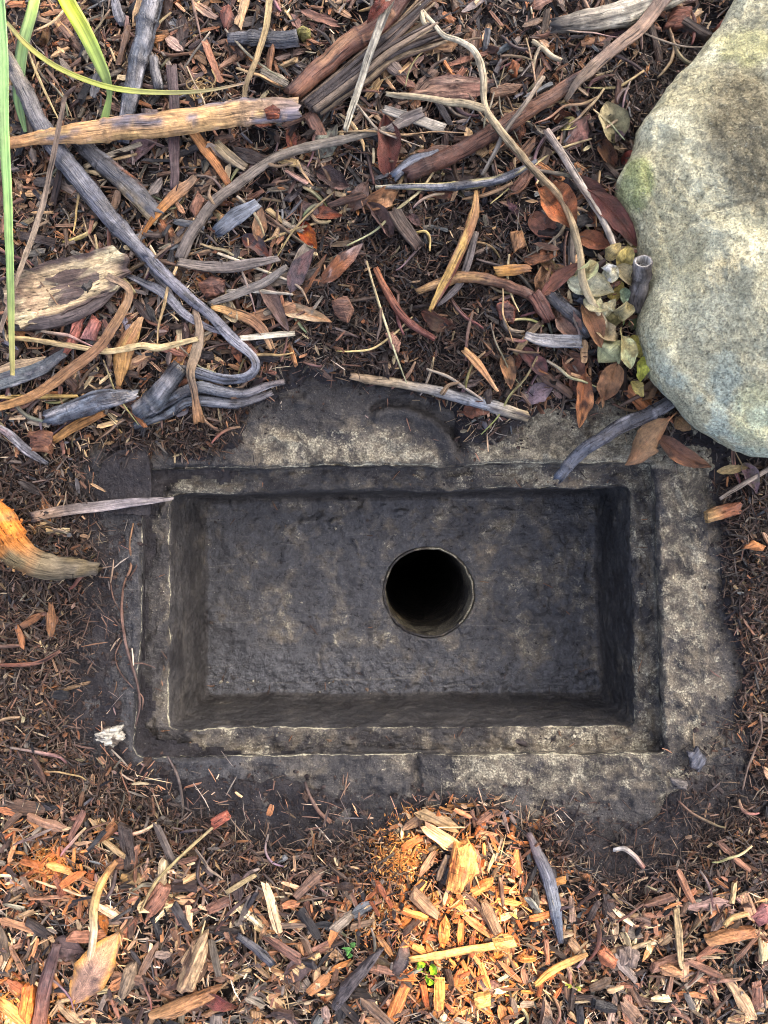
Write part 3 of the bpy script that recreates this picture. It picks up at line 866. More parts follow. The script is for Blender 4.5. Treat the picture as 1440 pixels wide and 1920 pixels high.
def leaf_mesh(base, tip, width, bend=0.0, lift=(0.006, 0.012, 0.010), fold=0.25, curl=None, roll=0.0, cols=((120, 80, 50),), edge=None, gloss=0.45, blot=(), shape=0.8, wave=0.16, nu=22, ragged=0.4):
    b = np.array(base, float); t = np.array(tip, float)
    if curl is None: curl = float(rng.normal(0.1, 0.35))
    if not hasattr(roll, '__len__'): roll = [roll + rng.normal(0, 0.3), roll + rng.normal(0, 0.15), roll + rng.normal(0, 0.5)]
    if not len(blot): blot = [(tuple(v * (0.62 if cols[0][1] < 130 else 0.84) for v in cols[0]), 0.57, 5, 1.6), (tuple(min(235, v * 1.22) for v in cols[-1]), 0.62, 4, 1.4)]
    d = t - b
    mid = (b + t) / 2 + np.array([-d[1], d[0]]) * bend
    u = np.linspace(0, 1, nu)
    pp = (1 - u)[:, None] ** 2 * b + 2 * (u * (1 - u))[:, None] * mid + (u ** 2)[:, None] * t
    z = on_ground(pp[:, 0], pp[:, 1])[:, 2]
    z = np.linspace(z[0], z[-1], nu) * 0.5 + z.mean() * 0.5
    z = np.maximum(z + lerp_list(lift, nu), on_ground(pp[:, 0], pp[:, 1])[:, 2] + 0.003)
    P = W(pp[:, 0], pp[:, 1], z)
    T = np.gradient(P, axis=0); T /= np.linalg.norm(T, axis=1)[:, None]
    sd = np.cross(T, [0, 0, 1.0]); sd /= np.linalg.norm(sd, axis=1)[:, None]
    U = np.cross(sd, T)
    rl = lerp_list(roll if hasattr(roll, '__len__') else [roll], nu)
    c_, s_ = np.cos(rl)[:, None], np.sin(rl)[:, None]
    sd, U = sd * c_ + U * s_, U * c_ - sd * s_
    hw = width * S / 2 * np.clip(np.sin(np.pi * np.clip(u, 0.004, 0.996) ** shape), 0, 1) ** 0.85 + 0.0003
    v = np.linspace(-1, 1, 9)
    seed = int(rng.integers(1e6))
    q_ = np.stack([u * 7, u * 0 + seed % 67, u * 0], -1)
    hl = hw * (0.88 + 0.42 * (fbm(q_, 3, 41) - 0.5) * 2 * ragged); hr = hw * (0.88 + 0.42 * (fbm(q_, 3, 47) - 0.5) * 2 * ragged)
    HW = np.where(v[None] < 0, hl[:, None], hr[:, None])
    wv = (vnoise(np.stack(np.broadcast_arrays(u[:, None] * 4, v[None] * 1.1, np.full((1, 1), seed % 77)), -1), 3) - 0.5) * 2
    hgt = np.abs(v)[None] * fold + (v ** 2)[None] * curl + wave * wv
    V = P[:, None] + sd[:, None] * (v[None] * HW)[..., None] + U[:, None] * (hgt * hw[:, None])[..., None]
    N = np.zeros_like(V) + U[:, None]
    top = V; bot = V - N * 0.0005
    m = len(v)
    def grid(o, flip):
        i, j = np.meshgrid(np.arange(m - 1), np.arange(nu - 1))
        a = (o + j * m + i).ravel()
        f = np.stack([a, a + 1, a + m + 1, a + m], -1)
        return f[:, ::-1] if flip else f
    per = [j * m for j in range(nu)] + [(nu - 1) * m + i for i in range(1, m)] + [j * m + m - 1 for j in range(nu - 2, -1, -1)] + [i for i in range(m - 2, 0, -1)]
    per = np.array(per); pn = np.roll(per, -1); K = nu * m
    F = np.concatenate([grid(0, True), grid(K, False), np.stack([per, pn, pn + K, per + K], -1)])
    cols = [dull(c) if c[1] < c[0] * 0.86 else c for c in cols]
    cl = lerp_list(np.array([C(*c) for c in cols]), nu)[:, None].repeat(m, 1)
    if edge is not None:
        mk = sst(0.55, 0.95, np.abs(v))[None, :, None] * np.ones((nu, 1, 1))
        cl = cl * (1 - mk) + C(*edge) * mk
    gg = np.stack(np.broadcast_arrays(u[:, None], v[None], np.full((1, 1), float(seed % 50))), -1)
    for rgb, thr, fu, fv in blot:
        q = np.stack([gg[..., 0] * fu, gg[..., 1] * fv, gg[..., 2]], -1)
        mk = sst(thr - 0.06, thr + 0.06, fbm(q, 4, seed % 71))[..., None]
        cl = cl * (1 - mk) + C(*rgb) * mk
    V2 = np.vstack([top.reshape(-1, 3), bot.reshape(-1, 3)])
    c2 = np.vstack([cl.reshape(-1, 3)] * 2)
    return V2, F, np.concatenate([c2, np.full((len(V2), 1), gloss)], 1), np.vstack([gg.reshape(-1, 3)] * 2), P, T

def leaf(name, cat, label, lm, base, tip, width, stem=0, group=None, mat=None, **kw):
    V, F, t, g, P, T = leaf_mesh(base, tip, width, **kw)
    o = put(name, V, F, mat or M_LEAF, t, g, True)
    tag(o, label, cat, group)
    mark(lm, [((base[0] + tip[0]) / 2, (base[1] + tip[1]) / 2)])
    if stem:
        p0 = P[0]; q = P[0] - T[0] * stem * S * 0.6 + np.array([0, 0, -0.001]); r_ = P[0] - T[0] * stem * S + np.array([0.002, 0.001, -0.003])
        V, F, t2, g2 = sweep(np.array([P[1], p0, q, r_]), np.array([0.0012, 0.0016, 0.0013, 0.0016]), 'thin', 1.0, [t[0, :3], t[0, :3] * 0.8], 0.5)
        put('leaf_stem', V, F, M_FIBRE, t2, g2, True, o)
    return o

def plate(name, cat, label, lm, poly, thick=0.004, dome=0.004, lift=0.008, cols=((150, 120, 90),), edge=None, ang=0.0, blot=(), gloss=0.6, mat=None, rough=0.0016,
          nr=10, na=56, parent=None, jag=0.05, ridge=0.0, group=None):
    """a slab with a worn outline: bark plates, broken chips"""
    poly = np.array(poly, float)
    cx, cy = poly.mean(0)
    z0 = float(np.max(on_ground(poly[:, 0], poly[:, 1])[:, 2]) * 0.5 + on_ground(np.array([cx]), np.array([cy]))[0, 2] * 0.5) + lift
    P = W(poly[:, 0], poly[:, 1], z0); c = W(cx, cy, z0)
    d = P - c
    an = np.arctan2(d[:, 1], d[:, 0]); od = np.argsort(an)
    # walk the outline by arc length, keep the corners
    P = P[od]
    Q = np.vstack([P, P[:1]]); sg = np.linalg.norm(np.diff(Q, axis=0), axis=1); cum = np.concatenate([[0], np.cumsum(sg)])
    s = np.linspace(0, cum[-1], na, endpoint=False)
    O = np.stack([np.interp(s, cum, Q[:, k]) for k in range(3)], -1) - c
    seed = int(rng.integers(1e6))
    jn = 1 + jag * 2 * (vnoise(np.stack([s * 260, s * 0 + seed % 91, s * 0], -1), 2) - 0.5) + jag * 2 * (vnoise(np.stack([s * 900, s * 0 + seed % 81, s * 0], -1), 4) - 0.5)
    O = O * jn[:, None]
    q = np.linspace(1.0 / nr, 1, nr) ** 0.8
    top = c + O[None] * q[:, None, None]
    ca, sa = math.cos(ang), math.sin(ang)
    def loc(v):
        e = v - c
        return e[..., 0] * ca + e[..., 1] * sa, -e[..., 0] * sa + e[..., 1] * ca
    lx, ly = loc(top)
    ht = dome * (1 - (q ** 2))[:, None] + rough * 2 * (fbm(np.stack([lx * 60, ly * 300, lx * 0 + seed % 60], -1), 3, 9) - 0.5) + ridge * (vnoise(np.stack([lx * 25, ly * 160, lx * 0 + seed % 40], -1), 6) - 0.5)
    top[..., 2] += ht + thick / 2
    side = c + O[None] * np.array([1.0, 0.97])[:, None, None]
    side[0, :, 2] += -thick * 0.2; side[1, :, 2] += -thick / 2
    G = np.concatenate([top, side])
    N = len(G)
    lx, ly = loc(G)
    i, j = np.meshgrid(np.arange(na), np.arange(N - 1))
    a = (j * na + i).ravel(); b = (j * na + (i + 1) % na).ravel()
    F = [np.stack([a, a + na, b + na, b], -1)]
    k = N * na; r = np.arange(na)
    F.append(np.stack([r, (r + 1) % na, np.full(na, k)], -1))
    o = (N - 1) * na
    F.append(np.stack([o + (r + 1) % na, o + r, np.full(na, k + 1)], -1))
    V = np.vstack([G.reshape(-1, 3), [[c[0], c[1], c[2] + dome + thick / 2], [c[0], c[1], c[2] - thick / 2]]])
    lx, ly = loc(V)
    t = (lx - lx.min()) / (lx.max() - lx.min() + 1e-9)
    cc = np.array([C(*x) for x in cols]); xs = np.linspace(0, 1, len(cc)) if len(cc) > 1 else np.array([0.0])
    cl = np.stack([np.interp(t, xs, cc[:, kk]) for kk in range(3)], -1)
    if edge is not None:
        qq = np.concatenate([np.repeat(np.concatenate([q, [1, 1]]), na), [0, 1]])
        mk = sst(0.70, 0.92, qq + (fbm(np.stack([lx * 120, ly * 120, lx * 0], -1), 3, 4) - 0.5) * 0.22)[:, None]
        cl = cl * (1 - mk) + C(*edge) * mk
    for rgb, thr, fu, fv in blot:
        mk = sst(thr - 0.06, thr + 0.06, fbm(np.stack([lx * fu, ly * fv, lx * 0 + seed % 30], -1), 4, seed % 71))[:, None]
        cl = cl * (1 - mk) + C(*rgb) * mk
    gr = np.stack([lx + (seed % 53) * 0.7, ly, V[:, 2] * 1.0], -1)
    ob = put(name, V, F, mat or M_WOOD, np.concatenate([cl, np.full((len(V), 1), gloss)], 1), gr, False, parent)
    if parent is None:
        tag(ob, label, cat, group); mark(lm, [(cx, cy)])
    return ob

# ------------------------------------------------------------------ sticks, strips and bark laid by hand
CHARD = (58, 62, 72); SLATE = (92, 104, 120); SILV = (122, 126, 138)

def char(name, cat, label, lm, pp, w, cols=((70, 76, 88), (84, 90, 102)), **kw):
    kw.setdefault('gloss', 0.30); kw.setdefault('mat', M_CHAR); kw.setdefault('rough', 0.2)
    cols = [tuple(0.92 * (0.6 * v + 0.4 * sum(c) / 3) for v in c) for c in cols]
    w = [v * 0.78 for v in w]
    kw['blot'] = list(kw.get('blot', [])) + [((44, 42, 44), 0.60, 50, 300), ((150, 148, 148), 0.66, 40, 300)]
    return stick(name, cat, label, lm, pp, w, cols, **kw)

# upper left
hb = char('charred_branch', 'branch', 'long silvery charred branch splitting into straps that curl into a hook above the drain', 'hooked charred branch',
     [(18, 120), (62, 205), (108, 282), (160, 350), (205, 405), (240, 442), (268, 474)], [34, 40, 44, 46, 46, 40, 22], [(176, 152, 112), (120, 112, 104), (92, 92, 100), (92, 96, 110), (88, 90, 104), (96, 96, 108), (110, 108, 116)],
     lift=[0.016, 0.015, 0.015, 0.016, 0.017, 0.017, 0.015], flat=0.6, jag=0.9)
char('strap', None, None, None, [(212, 420), (262, 466), (308, 516), (350, 556), (395, 592), (438, 634), (472, 668), (476, 694), (448, 710), (385, 704), (322, 684)], [14, 24, 28, 28, 26, 25, 26, 26, 30, 34, 6],
     [(98, 98, 112), (104, 104, 120), (112, 110, 126), (120, 118, 130), (110, 116, 132), (124, 130, 142), (140, 142, 150)], lift=[0.016, 0.017, 0.018, 0.018, 0.017, 0.017, 0.018, 0.018, 0.016, 0.013, 0.012], sect='gutter', flat=0.5, parent=hb, twist=(0.0, 0.0, 0.1, -0.3, 0.2, 0.9, 0.7, 0.2))
char('strap', None, None, None, [(205, 405), (250, 462), (296, 520), (332, 572), (352, 604)], [12, 20, 20, 15, 5], [(84, 80, 84), (120, 104, 92), (96, 88, 90)], lift=[0.012, 0.012, 0.012, 0.011, 0.010], sect='gutter', flat=0.6, parent=hb)
char('split_strand', 'wood strip', 'thin violet grey strip split off the hooked charred branch', 'split violet strip',
     [(228, 512), (300, 545), (345, 588), (390, 615), (432, 630)], [6, 18, 22, 16, 5], ((96, 98, 108), (128, 122, 138)), lift=0.013, sect='strip', flat=0.6)
stick('peeled_branch', 'branch', 'pale orange peeled branch with grey patches lying across the top corner', 'pale peeled branch',
      [(-30, 278), (0, 272), (130, 252), (300, 232), (450, 212), (545, 203)], [14, 24, 40, 44, 46, 40], [(190, 132, 80), (204, 160, 108), (206, 164, 112), (212, 170, 112), (150, 130, 118)],
      lift=0.022, flat=0.5, blot=[((128, 122, 128), 0.54, 26, 120), ((226, 186, 120), 0.62, 30, 200)], rough=0.16)
plate('rot_patch', 'bark flake', 'rusty orange rotten flake at the end of the pale peeled branch', None, [(495, 205), (512, 196), (526, 206), (522, 222), (500, 224)], 0.002, 0.002, 0.036,
      [(136, 76, 48)], blot=[((98, 48, 30), 0.5, 300, 300)])
char('charred_log', 'branch', 'thick slate blue charred branch pointing to the top edge', 'slate blue branch', [(292, -30), (275, 50), (256, 130), (240, 215), (232, 260)], [42, 44, 42, 34, 28],
     ((92, 106, 122), (86, 100, 116), (80, 90, 104)), lift=0.009, blot=[((60, 64, 72), 0.56, 60, 240)])
char('burnt_log', 'branch', 'short burnt branch with a tan and rusty stripe', 'burnt striped branch', [(150, 272), (205, 318), (255, 362), (292, 398)], [36, 46, 48, 44],
     ((96, 92, 90), (84, 84, 86), (74, 72, 74)), lift=0.006, blot=[((196, 172, 128), 0.56, 18, 120), ((150, 94, 58), 0.60, 16, 160)])
stick('curved_stalk', 'stalk', 'long curved grey fibrous stem arching past the leaves', 'curved grey stem', [(338, 480), (362, 430), (400, 382), (455, 336), (520, 294), (590, 272), (680, 252), (742, 238), (785, 220)],
      [20, 19, 18, 18, 17, 17, 14, 12, 6], [(116, 106, 96), (128, 116, 102), (138, 128, 112), (150, 140, 122)], lift=[0.008, 0.01, 0.014, 0.016, 0.016, 0.015, 0.014, 0.012, 0.01], flat=0.6, rough=0.2)
stick('brown_branch', 'branch', 'smooth glossy brown branch slanting up toward the boulder', 'glossy brown branch', [(770, 325), (850, 290), (925, 248), (1010, 196), (1075, 152), (1105, 135)], [26, 30, 29, 27, 24, 20],
      [(92, 62, 50), (104, 70, 54), (120, 84, 62), (128, 94, 72)], lift=0.012, gloss=0.34, rough=0.06, blot=[((56, 40, 36), 0.6, 30, 90)])
char('charred_point', 'wood strip', 'pointed blue grey charred splinter beside a red brown leaf', None, [(745, 325), (775, 300), (820, 282)], [26, 24, 6], ((104, 116, 138), (92, 104, 124)), lift=0.016, sect='gutter')
stick('fibrous_strip', 'bark strip', 'tan and grey fibrous bark strip reaching the top edge', 'fibrous tan strip', [(1062, 185), (1085, 152), (1120, 118), (1165, 82), (1210, 40), (1262, -25)], [8, 20, 20, 22, 24, 26],
      [(176, 152, 122), (128, 106, 88), (150, 122, 98), (110, 90, 78)], lift=[0.012, 0.022, 0.024, 0.024, 0.022, 0.02], sect='strip', rough=0.16)
stick('driftwood', 'branch', 'thick cream weathered branch with a black burnt end', 'cream weathered branch', [(1046, 46), (1068, 44), (1130, 34), (1200, 14), (1270, -14)], [26, 40, 42, 42, 40],
      [(70, 66, 62), (172, 162, 140), (196, 188, 164), (202, 194, 168), (200, 192, 168)], lift=0.012, flat=0.65, blot=[((120, 112, 98), 0.58, 30, 220)], rough=0.14)
stick('reddish_stalk', 'stalk', 'thick reddish brown stem slanting to the top edge', 'reddish brown stem', [(556, 168), (600, 128), (655, 84), (712, 42), (765, -20)], [32, 36, 38, 36, 34], [(132, 92, 68), (118, 78, 60), (108, 70, 56), (92, 60, 52)],
      lift=0.012, gloss=0.42, flat=0.7, blot=[((168, 126, 92), 0.62, 20, 160)])
tw = bpy.data.objects.new('fibre_bundle', None); COL.objects.link(tw)
tw.location = tuple(on_ground(np.array([720.]), np.array([90.]))[0])
tag(tw, 'frayed bundle of dry grey brown fibres fanning out at the top', 'plant fibre'); LAND.append(('frayed fibre bundle', 760, 80))
for q in range(26):
    f = q / 25
    a = (565 + 40 * f, 192 + 18 * f)
    m1 = (640 + 50 * f, 130 + 22 * f); m2 = (720 + 20 * f, 62 + 52 * f)
    e = (800 + 60 * rng.random() - 30 + 50 * f, -20 + 100 * f + rng.normal() * 8)
    wq = 7 + 6 * rng.random()
    cc = [(96, 80, 68), (120, 104, 86), (86, 76, 70), (148, 128, 100), (66, 58, 54)][q % 5]
    stick('strand', None, None, None, [a, m1, m2, e], [wq, wq, wq * 0.9, wq * 0.4], [cc, cc, tuple(min(255, int(c * 1.15)) for c in cc)], lift=0.008 + 0.012 * rng.random() + 0.006 * math.sin(f * 3), sect='thin', parent=tw)
stick('pale_straw', 'straw', 'flat whitish straw crossing the reddish brown stem', 'whitish straw', [(742, -25), (716, 40), (690, 110), (668, 180), (648, 242)], [14, 14, 13, 12, 10], [(196, 186, 160), (176, 170, 150), (186, 178, 150)], lift=0.03, sect='strip', gloss=0.6, blot=[((120, 118, 108), 0.6, 60, 300)])
stick('tan_straw', 'straw', 'tan grass straw bent at the top edge', 'tan bent straw', [(508, -15), (498, 50), (482, 110), (462, 158), (458, 185)], [12, 12, 11, 10, 8], [(190, 168, 118), (176, 150, 104), (160, 140, 104)], lift=0.02, sect='fold', gloss=0.6)
rt = stick('forked_root', 'root', 'pale forked root winding down past the glossy brown branch', 'pale forked root',
           [(788, 14), (812, 42), (832, 66), (862, 78), (890, 98), (905, 140), (910, 200), (935, 240), (965, 276), (1000, 318), (1045, 362), (1070, 410), (1086, 470), (1092, 520), (1108, 562), (1140, 612)],
           [6, 8, 10, 11, 12, 11, 14, 13, 12, 12, 12, 12, 12, 14, 13, 8], [(206, 192, 158), (208, 196, 164), (188, 170, 132), (172, 150, 112), (168, 144, 106), (190, 172, 132), (206, 190, 150)],
           lift=[0.02, 0.024, 0.026, 0.026, 0.028, 0.03, 0.03, 0.032, 0.03, 0.026, 0.026, 0.024, 0.024, 0.026, 0.022, 0.016], rough=0.16)
stick('root_branch', None, None, None, [(910, 204), (880, 196), (845, 192), (800, 184), (760, 180), (725, 176)], [13, 12, 12, 10, 10, 7], [(186, 168, 130), (196, 180, 144)], lift=[0.03, 0.028, 0.026, 0.024, 0.022, 0.02], parent=rt, rough=0.16)
stick('root_branch', None, None, None, [(789, 14), (792, 34), (800, 54)], [8, 9, 8], [(206, 192, 158)], lift=[0.02, 0.022, 0.02], parent=rt)
stick('thin_twig', 'twig', 'thin grey twig leaning across the glossy brown branch', 'thin grey twig', [(1018, 146), (985, 195), (950, 240), (928, 285), (905, 328)], [8, 8, 8, 8, 6], [(156, 140, 116), (148, 134, 116), (158, 146, 126)], lift=[0.02, 0.03, 0.03, 0.022, 0.014], sect='thin')
char('dark_rib', 'wood strip', 'slate leaf rib with a yellow streak lying level below the brown branch', 'yellow streaked slate rib', [(706, 352), (770, 350), (840, 350), (900, 344), (955, 330), (1004, 302)], [8, 14, 18, 20, 20, 8],
     ((120, 126, 132), (88, 96, 108), (66, 74, 88), (78, 88, 104)), lift=0.016, blot=[((204, 188, 118), 0.60, 14, 240)])
stick('pale_reed', 'reed', 'straight pale grey reed leaning toward the boulder', 'pale grey reed', [(1026, 246), (1060, 300), (1098, 358), (1132, 416), (1158, 474)], [12, 13, 13, 12, 10], [(160, 144, 128), (186, 174, 156), (182, 170, 152)], lift=0.016, rough=0.05, gloss=0.45)
stick('bark_shred', 'bark strip', 'forked bark shred, orange brown, standing out in the dark fibres', 'orange brown bark shred', [(893, 358), (888, 400), (872, 446), (848, 500), (826, 545), (808, 580)], [6, 18, 18, 18, 16, 8],
      [(196, 150, 92), (150, 104, 66), (128, 72, 54), (96, 56, 46)], lift=0.016, sect='strip', blot=[((212, 172, 96), 0.6, 20, 200)], gloss=0.42)
stick('grey_shred', 'bark strip', 'thin grey shred lying against the orange brown bark shred', None, [(892, 440), (880, 480), (862, 530), (838, 558), (820, 572)], [10, 13, 13, 12, 6], [(122, 112, 104), (112, 104, 100)], lift=0.014, sect='strip')
stick('arched_stalk', 'stalk', 'brown arched stem with a tan ridge in the dark fibres', 'brown arched stem', [(786, 548), (830, 530), (875, 520), (925, 527), (975, 545), (1012, 564)], [12, 20, 20, 20, 19, 16], [(96, 70, 54), (150, 112, 74), (120, 84, 62), (104, 74, 60)], lift=0.012, gloss=0.4, blot=[((190, 150, 96), 0.62, 12, 260)])
stick('red_twig', 'twig', 'reddish twig split at its upper end', 'reddish split twig', [(706, 505), (722, 540), (745, 580), (772, 610), (812, 634)], [10, 14, 14, 13, 10], [(176, 116, 80), (138, 84, 66), (120, 70, 58)], lift=0.010, gloss=0.42)
stick('edge_stick', 'stick', 'pale stick with blackened streaks lying along the upper rim of the drain', 'pale stick on the rim', [(660, 704), (700, 712), (760, 720), (830, 736), (905, 756), (985, 780)], [14, 18, 18, 22, 24, 20],
      [(172, 146, 112), (180, 160, 126), (150, 146, 138), (134, 140, 146), (186, 168, 128)], lift=0.008, blot=[((58, 54, 56), 0.58, 26, 220)], gloss=0.42, rough=0.14)
char('corner_stick', 'stick', 'bent black stick poking out from under the boulder over the drain edge', 'bent black stick', [(1275, 742), (1235, 766), (1180, 790), (1120, 826), (1075, 860), (1046, 895)], [34, 36, 36, 34, 32, 26],
     ((52, 46, 46), (60, 56, 60), (72, 76, 88), (84, 92, 108), (98, 110, 130)), lift=[0.02, 0.018, 0.016, 0.014, 0.008, 0.004], flat=0.7, hollow=(0.7, 0.01, (60, 60, 66)), rough=0.1)
stick('wood_sliver', 'wood sliver', 'long grey wood sliver tapering onto the left corner of the drain', 'grey wood sliver', [(66, 968), (105, 960), (160, 952), (230, 944), (322, 934)], [18, 20, 19, 15, 6], [(132, 112, 98), (140, 128, 118), (146, 138, 136), (160, 150, 142)], lift=0.007, sect='strip', gloss=0.4)

# the fat stick in the sun at the left edge
fs = stick('rotten_branch', 'branch', 'thick bent branch crusted with orange rot at the left edge', 'orange rotten branch', [(-70, 935), (-20, 965), (12, 1010), (45, 1045), (95, 1064), (150, 1068), (176, 1066)], [60, 62, 60, 54, 46, 37, 22],
           [(190, 110, 42), (194, 114, 44), (188, 114, 48), (164, 110, 58), (118, 106, 82), (108, 100, 84), (96, 90, 80)], lift=[0.03, 0.03, 0.028, 0.024, 0.018, 0.012, 0.010], flat=0.8,
           blot=[((112, 100, 74), 0.62, 40, 40)], rough=0.34, jag=0.9, gloss=0.85, mat=M_ROT)
_v = [v.co + fs.location for v in fs.data.vertices]
_t = fs.data.attributes['tint'].data
CRUST = [(np.array(_v[k]), np.array(_t[k].color[:3])) for k in range(len(_v)) if _v[k][2] > 0.024 and _v[k][0] / S + 720 < 90]
# left side pieces
plate('bark_slab', 'bark', 'broad slab of bark with a cream inner face and dark ragged edges', 'broad cream bark slab', [(8, 545), (40, 508), (95, 490), (160, 478), (205, 462), (240, 478), (243, 512), (215, 548), (160, 572), (100, 600), (45, 612), (14, 590)], 0.006, -0.007, 0.017,
      [(150, 112, 96), (196, 172, 132), (212, 190, 146), (202, 176, 134)], (96, 80, 72), 0.22, [((150, 124, 104), 0.60, 30, 60), ((220, 204, 160), 0.62, 40, 60)], rough=0.002, ridge=0.003)
stick('slab_edge', 'bark strip', 'dark curled bark strip along the lower edge of the cream slab', None, [(24, 612), (80, 606), (140, 590), (196, 560), (226, 536)], [12, 26, 26, 22, 8], [(92, 84, 82), (104, 92, 86), (96, 82, 76)], lift=0.012, sect='gutter', rough=0.2)
stick('strap_leaf', 'grass blade', 'dried brown strap leaf bent over at the cream bark slab', 'dried brown strap leaf', [(203, 520), (238, 538), (240, 562), (220, 602), (190, 644), (145, 684), (95, 722), (40, 752), (-20, 768)], [12, 13, 17, 19, 20, 20, 18, 15, 13],
      [(150, 128, 104), (164, 128, 88), (152, 112, 78), (150, 112, 76), (160, 118, 74), (170, 128, 74)], lift=[0.026, 0.032, 0.03, 0.026, 0.022, 0.02, 0.018, 0.016, 0.014], sect='fold', gloss=0.5)
stick('cream_twig', 'twig', 'knobbly cream twig lying level below the bark slab', 'knobbly cream twig', [(18, 632), (80, 640), (130, 648), (200, 658), (262, 648), (300, 652), (368, 636)], [8, 9, 11, 10, 12, 12, 9], [(200, 170, 116), (212, 186, 134), (216, 192, 140)], lift=0.020, rough=0.22)
stick('white_straw', 'straw', 'flat white straw passing under the hooked charred branch', 'flat white straw', [(452, 634), (500, 630), (548, 625)], [10, 11, 9], [(214, 202, 174)], lift=0.014, sect='strip')
stick('tan_wedge', 'bark strip', 'upright tan wedge of bark crossed by the cream twig', None, [(222, 722), (226, 690), (232, 655), (250, 620), (262, 598)], [8, 26, 32, 26, 9], [(170, 128, 76), (186, 140, 78), (168, 120, 80), (190, 150, 104)], lift=0.012, sect='strip', blot=[((220, 180, 110), 0.6, 30, 160)])
stick('fibrous_stalk', 'stalk', 'grey brown stalk with a frayed tan tip crossing the hooked branch', 'frayed grey stalk', [(366, 585), (374, 625), (366, 665), (356, 700), (364, 735), (372, 785)], [10, 16, 18, 14, 12, 20], [(132, 112, 92), (140, 122, 98), (130, 110, 88), (190, 140, 92)], lift=[0.012, 0.016, 0.02, 0.026, 0.024, 0.012], sect='strip')
stick('ribbed_strip', 'bark strip', 'tan ribbed strip curving down beside the hooked branch', 'tan ribbed strip', [(398, 575), (440, 588), (475, 602), (498, 625), (510, 650)], [10, 16, 20, 18, 10], [(176, 138, 84), (160, 120, 76), (140, 102, 76), (180, 140, 96)], lift=0.014, sect='strip')
char('bark_curl', 'bark curl', 'broad slate blue curl of charred bark at the left', 'slate blue bark curl', [(98, 782), (140, 768), (180, 752), (222, 742), (250, 740)], [40, 52, 52, 44, 24], ((120, 134, 150), (104, 118, 134), (82, 92, 106)), lift=0.016, sect='gutter', blot=[((70, 76, 84), 0.6, 40, 160)])
stick('tan_splint', 'wood sliver', 'tan orange splint under the slate blue bark curl', None, [(104, 822), (140, 800), (190, 775)], [14, 18, 16], [(188, 140, 80), (170, 120, 72)], lift=0.010, sect='strip')
char('charred_stub', 'stick', 'stubby black cylinder of charcoal wood with a broken end', 'stubby charcoal stick', [(338, 690), (312, 722), (286, 750), (262, 772)], [40, 46, 48, 44], ((60, 64, 68), (66, 72, 76), (84, 92, 98)), lift=0.010, flat=0.9, blot=[((92, 100, 106), 0.6, 200, 60)], hollow=(0.75, 0.006, (120, 96, 76)), jag=0.2)
char('charred_strip', 'bark strip', 'curved blue black bark strip running to the drain corner, upper of a pair', 'curved blue black strips', [(285, 772), (330, 742), (372, 726), (410, 732), (455, 736), (500, 722), (530, 716)], [20, 28, 30, 30, 26, 20, 14], ((74, 84, 94), (92, 104, 116), (110, 112, 120), (124, 104, 98)), lift=0.013, sect='gutter', rough=0.16)
char('charred_strip', 'bark strip', 'curved blue black bark strip running to the drain corner, lower of a pair', None, [(258, 796), (310, 776), (350, 752), (395, 752), (440, 758), (480, 748), (505, 738)], [18, 24, 28, 28, 26, 24, 14], ((66, 76, 84), (96, 110, 122), (104, 108, 118), (120, 110, 108)), lift=0.008, sect='gutter', rough=0.16)
char('tapered_strip', 'bark strip', 'blue grey strip tapering from the left edge, pinkish at its top', 'pinkish grey strip', [(-12, 796), (15, 812), (48, 842), (86, 868)], [14, 22, 22, 10], ((176, 120, 112), (110, 100, 108), (88, 96, 112)), lift=0.012, sect='strip')
char('dark_bark', 'bark strip', 'flat dark green grey bark strip at the left edge below the cream twig', 'dark green grey bark', [(-20, 722), (30, 706), (75, 690), (118, 664)], [34, 36, 32, 18], ((82, 92, 90), (92, 102, 100), (72, 76, 78)), lift=0.012, sect='strip')
stick('tan_bark', 'bark strip', 'pale tan bark strip lying against the dark green grey bark', None, [(-10, 702), (30, 688), (80, 676)], [20, 22, 12], [(176, 150, 116), (188, 164, 130)], lift=0.012, sect='strip')
stick('long_straw', 'straw', 'long grey tan straw slanting down the left edge', 'long grey tan straw', [(122, 182), (110, 240), (98, 300), (80, 385), (52, 470), (25, 545), (0, 622)], [7, 9, 10, 10, 10, 8, 8], [(110, 92, 76), (120, 104, 88), (170, 150, 124), (160, 138, 116)], lift=[0.03, 0.036, 0.036, 0.03, 0.03, 0.03, 0.022], sect='fold')
stick('yellow_straw', 'straw', 'thin yellow straw lying level at the left edge above the bark curl', None, [(-20, 744), (60, 744), (144, 742)], [8, 8, 7], [(196, 164, 96)], lift=0.014, sect='thin')

# green blades
def blade(label, lm, pp, w, cols, lift):
    return stick('grass_blade', 'grass blade', label, lm, pp, w, cols, lift=lift, sect='fold', flat=0.8, mat=M_GRASS, gloss=0.42, rough=0.03, jag=0.0, wob=0.05, group='strappy grass blades at the left')
blade('broad pale green grass blade running down the left edge', 'pale green grass blade', [(-4, -40), (6, 100), (8, 220), (14, 340), (18, 450), (21, 560), (24, 704)], [19, 19, 18, 16, 14, 12, 8], [(132, 176, 96), (146, 186, 106), (140, 182, 100), (150, 180, 96), (178, 164, 92)], [0.05, 0.05, 0.048, 0.045, 0.04, 0.032, 0.02])
blade('bright yellow green grass blade curving down from the top edge', 'yellow green grass blade', [(106, -40), (130, 10), (160, 62), (184, 112), (200, 150), (206, 178), (196, 228)], [24, 26, 26, 24, 19, 9, 16], [(206, 212, 30), (196, 206, 36), (150, 172, 72), (140, 160, 84), (120, 146, 66)], [0.05, 0.05, 0.044, 0.036, 0.028, 0.02, 0.014])
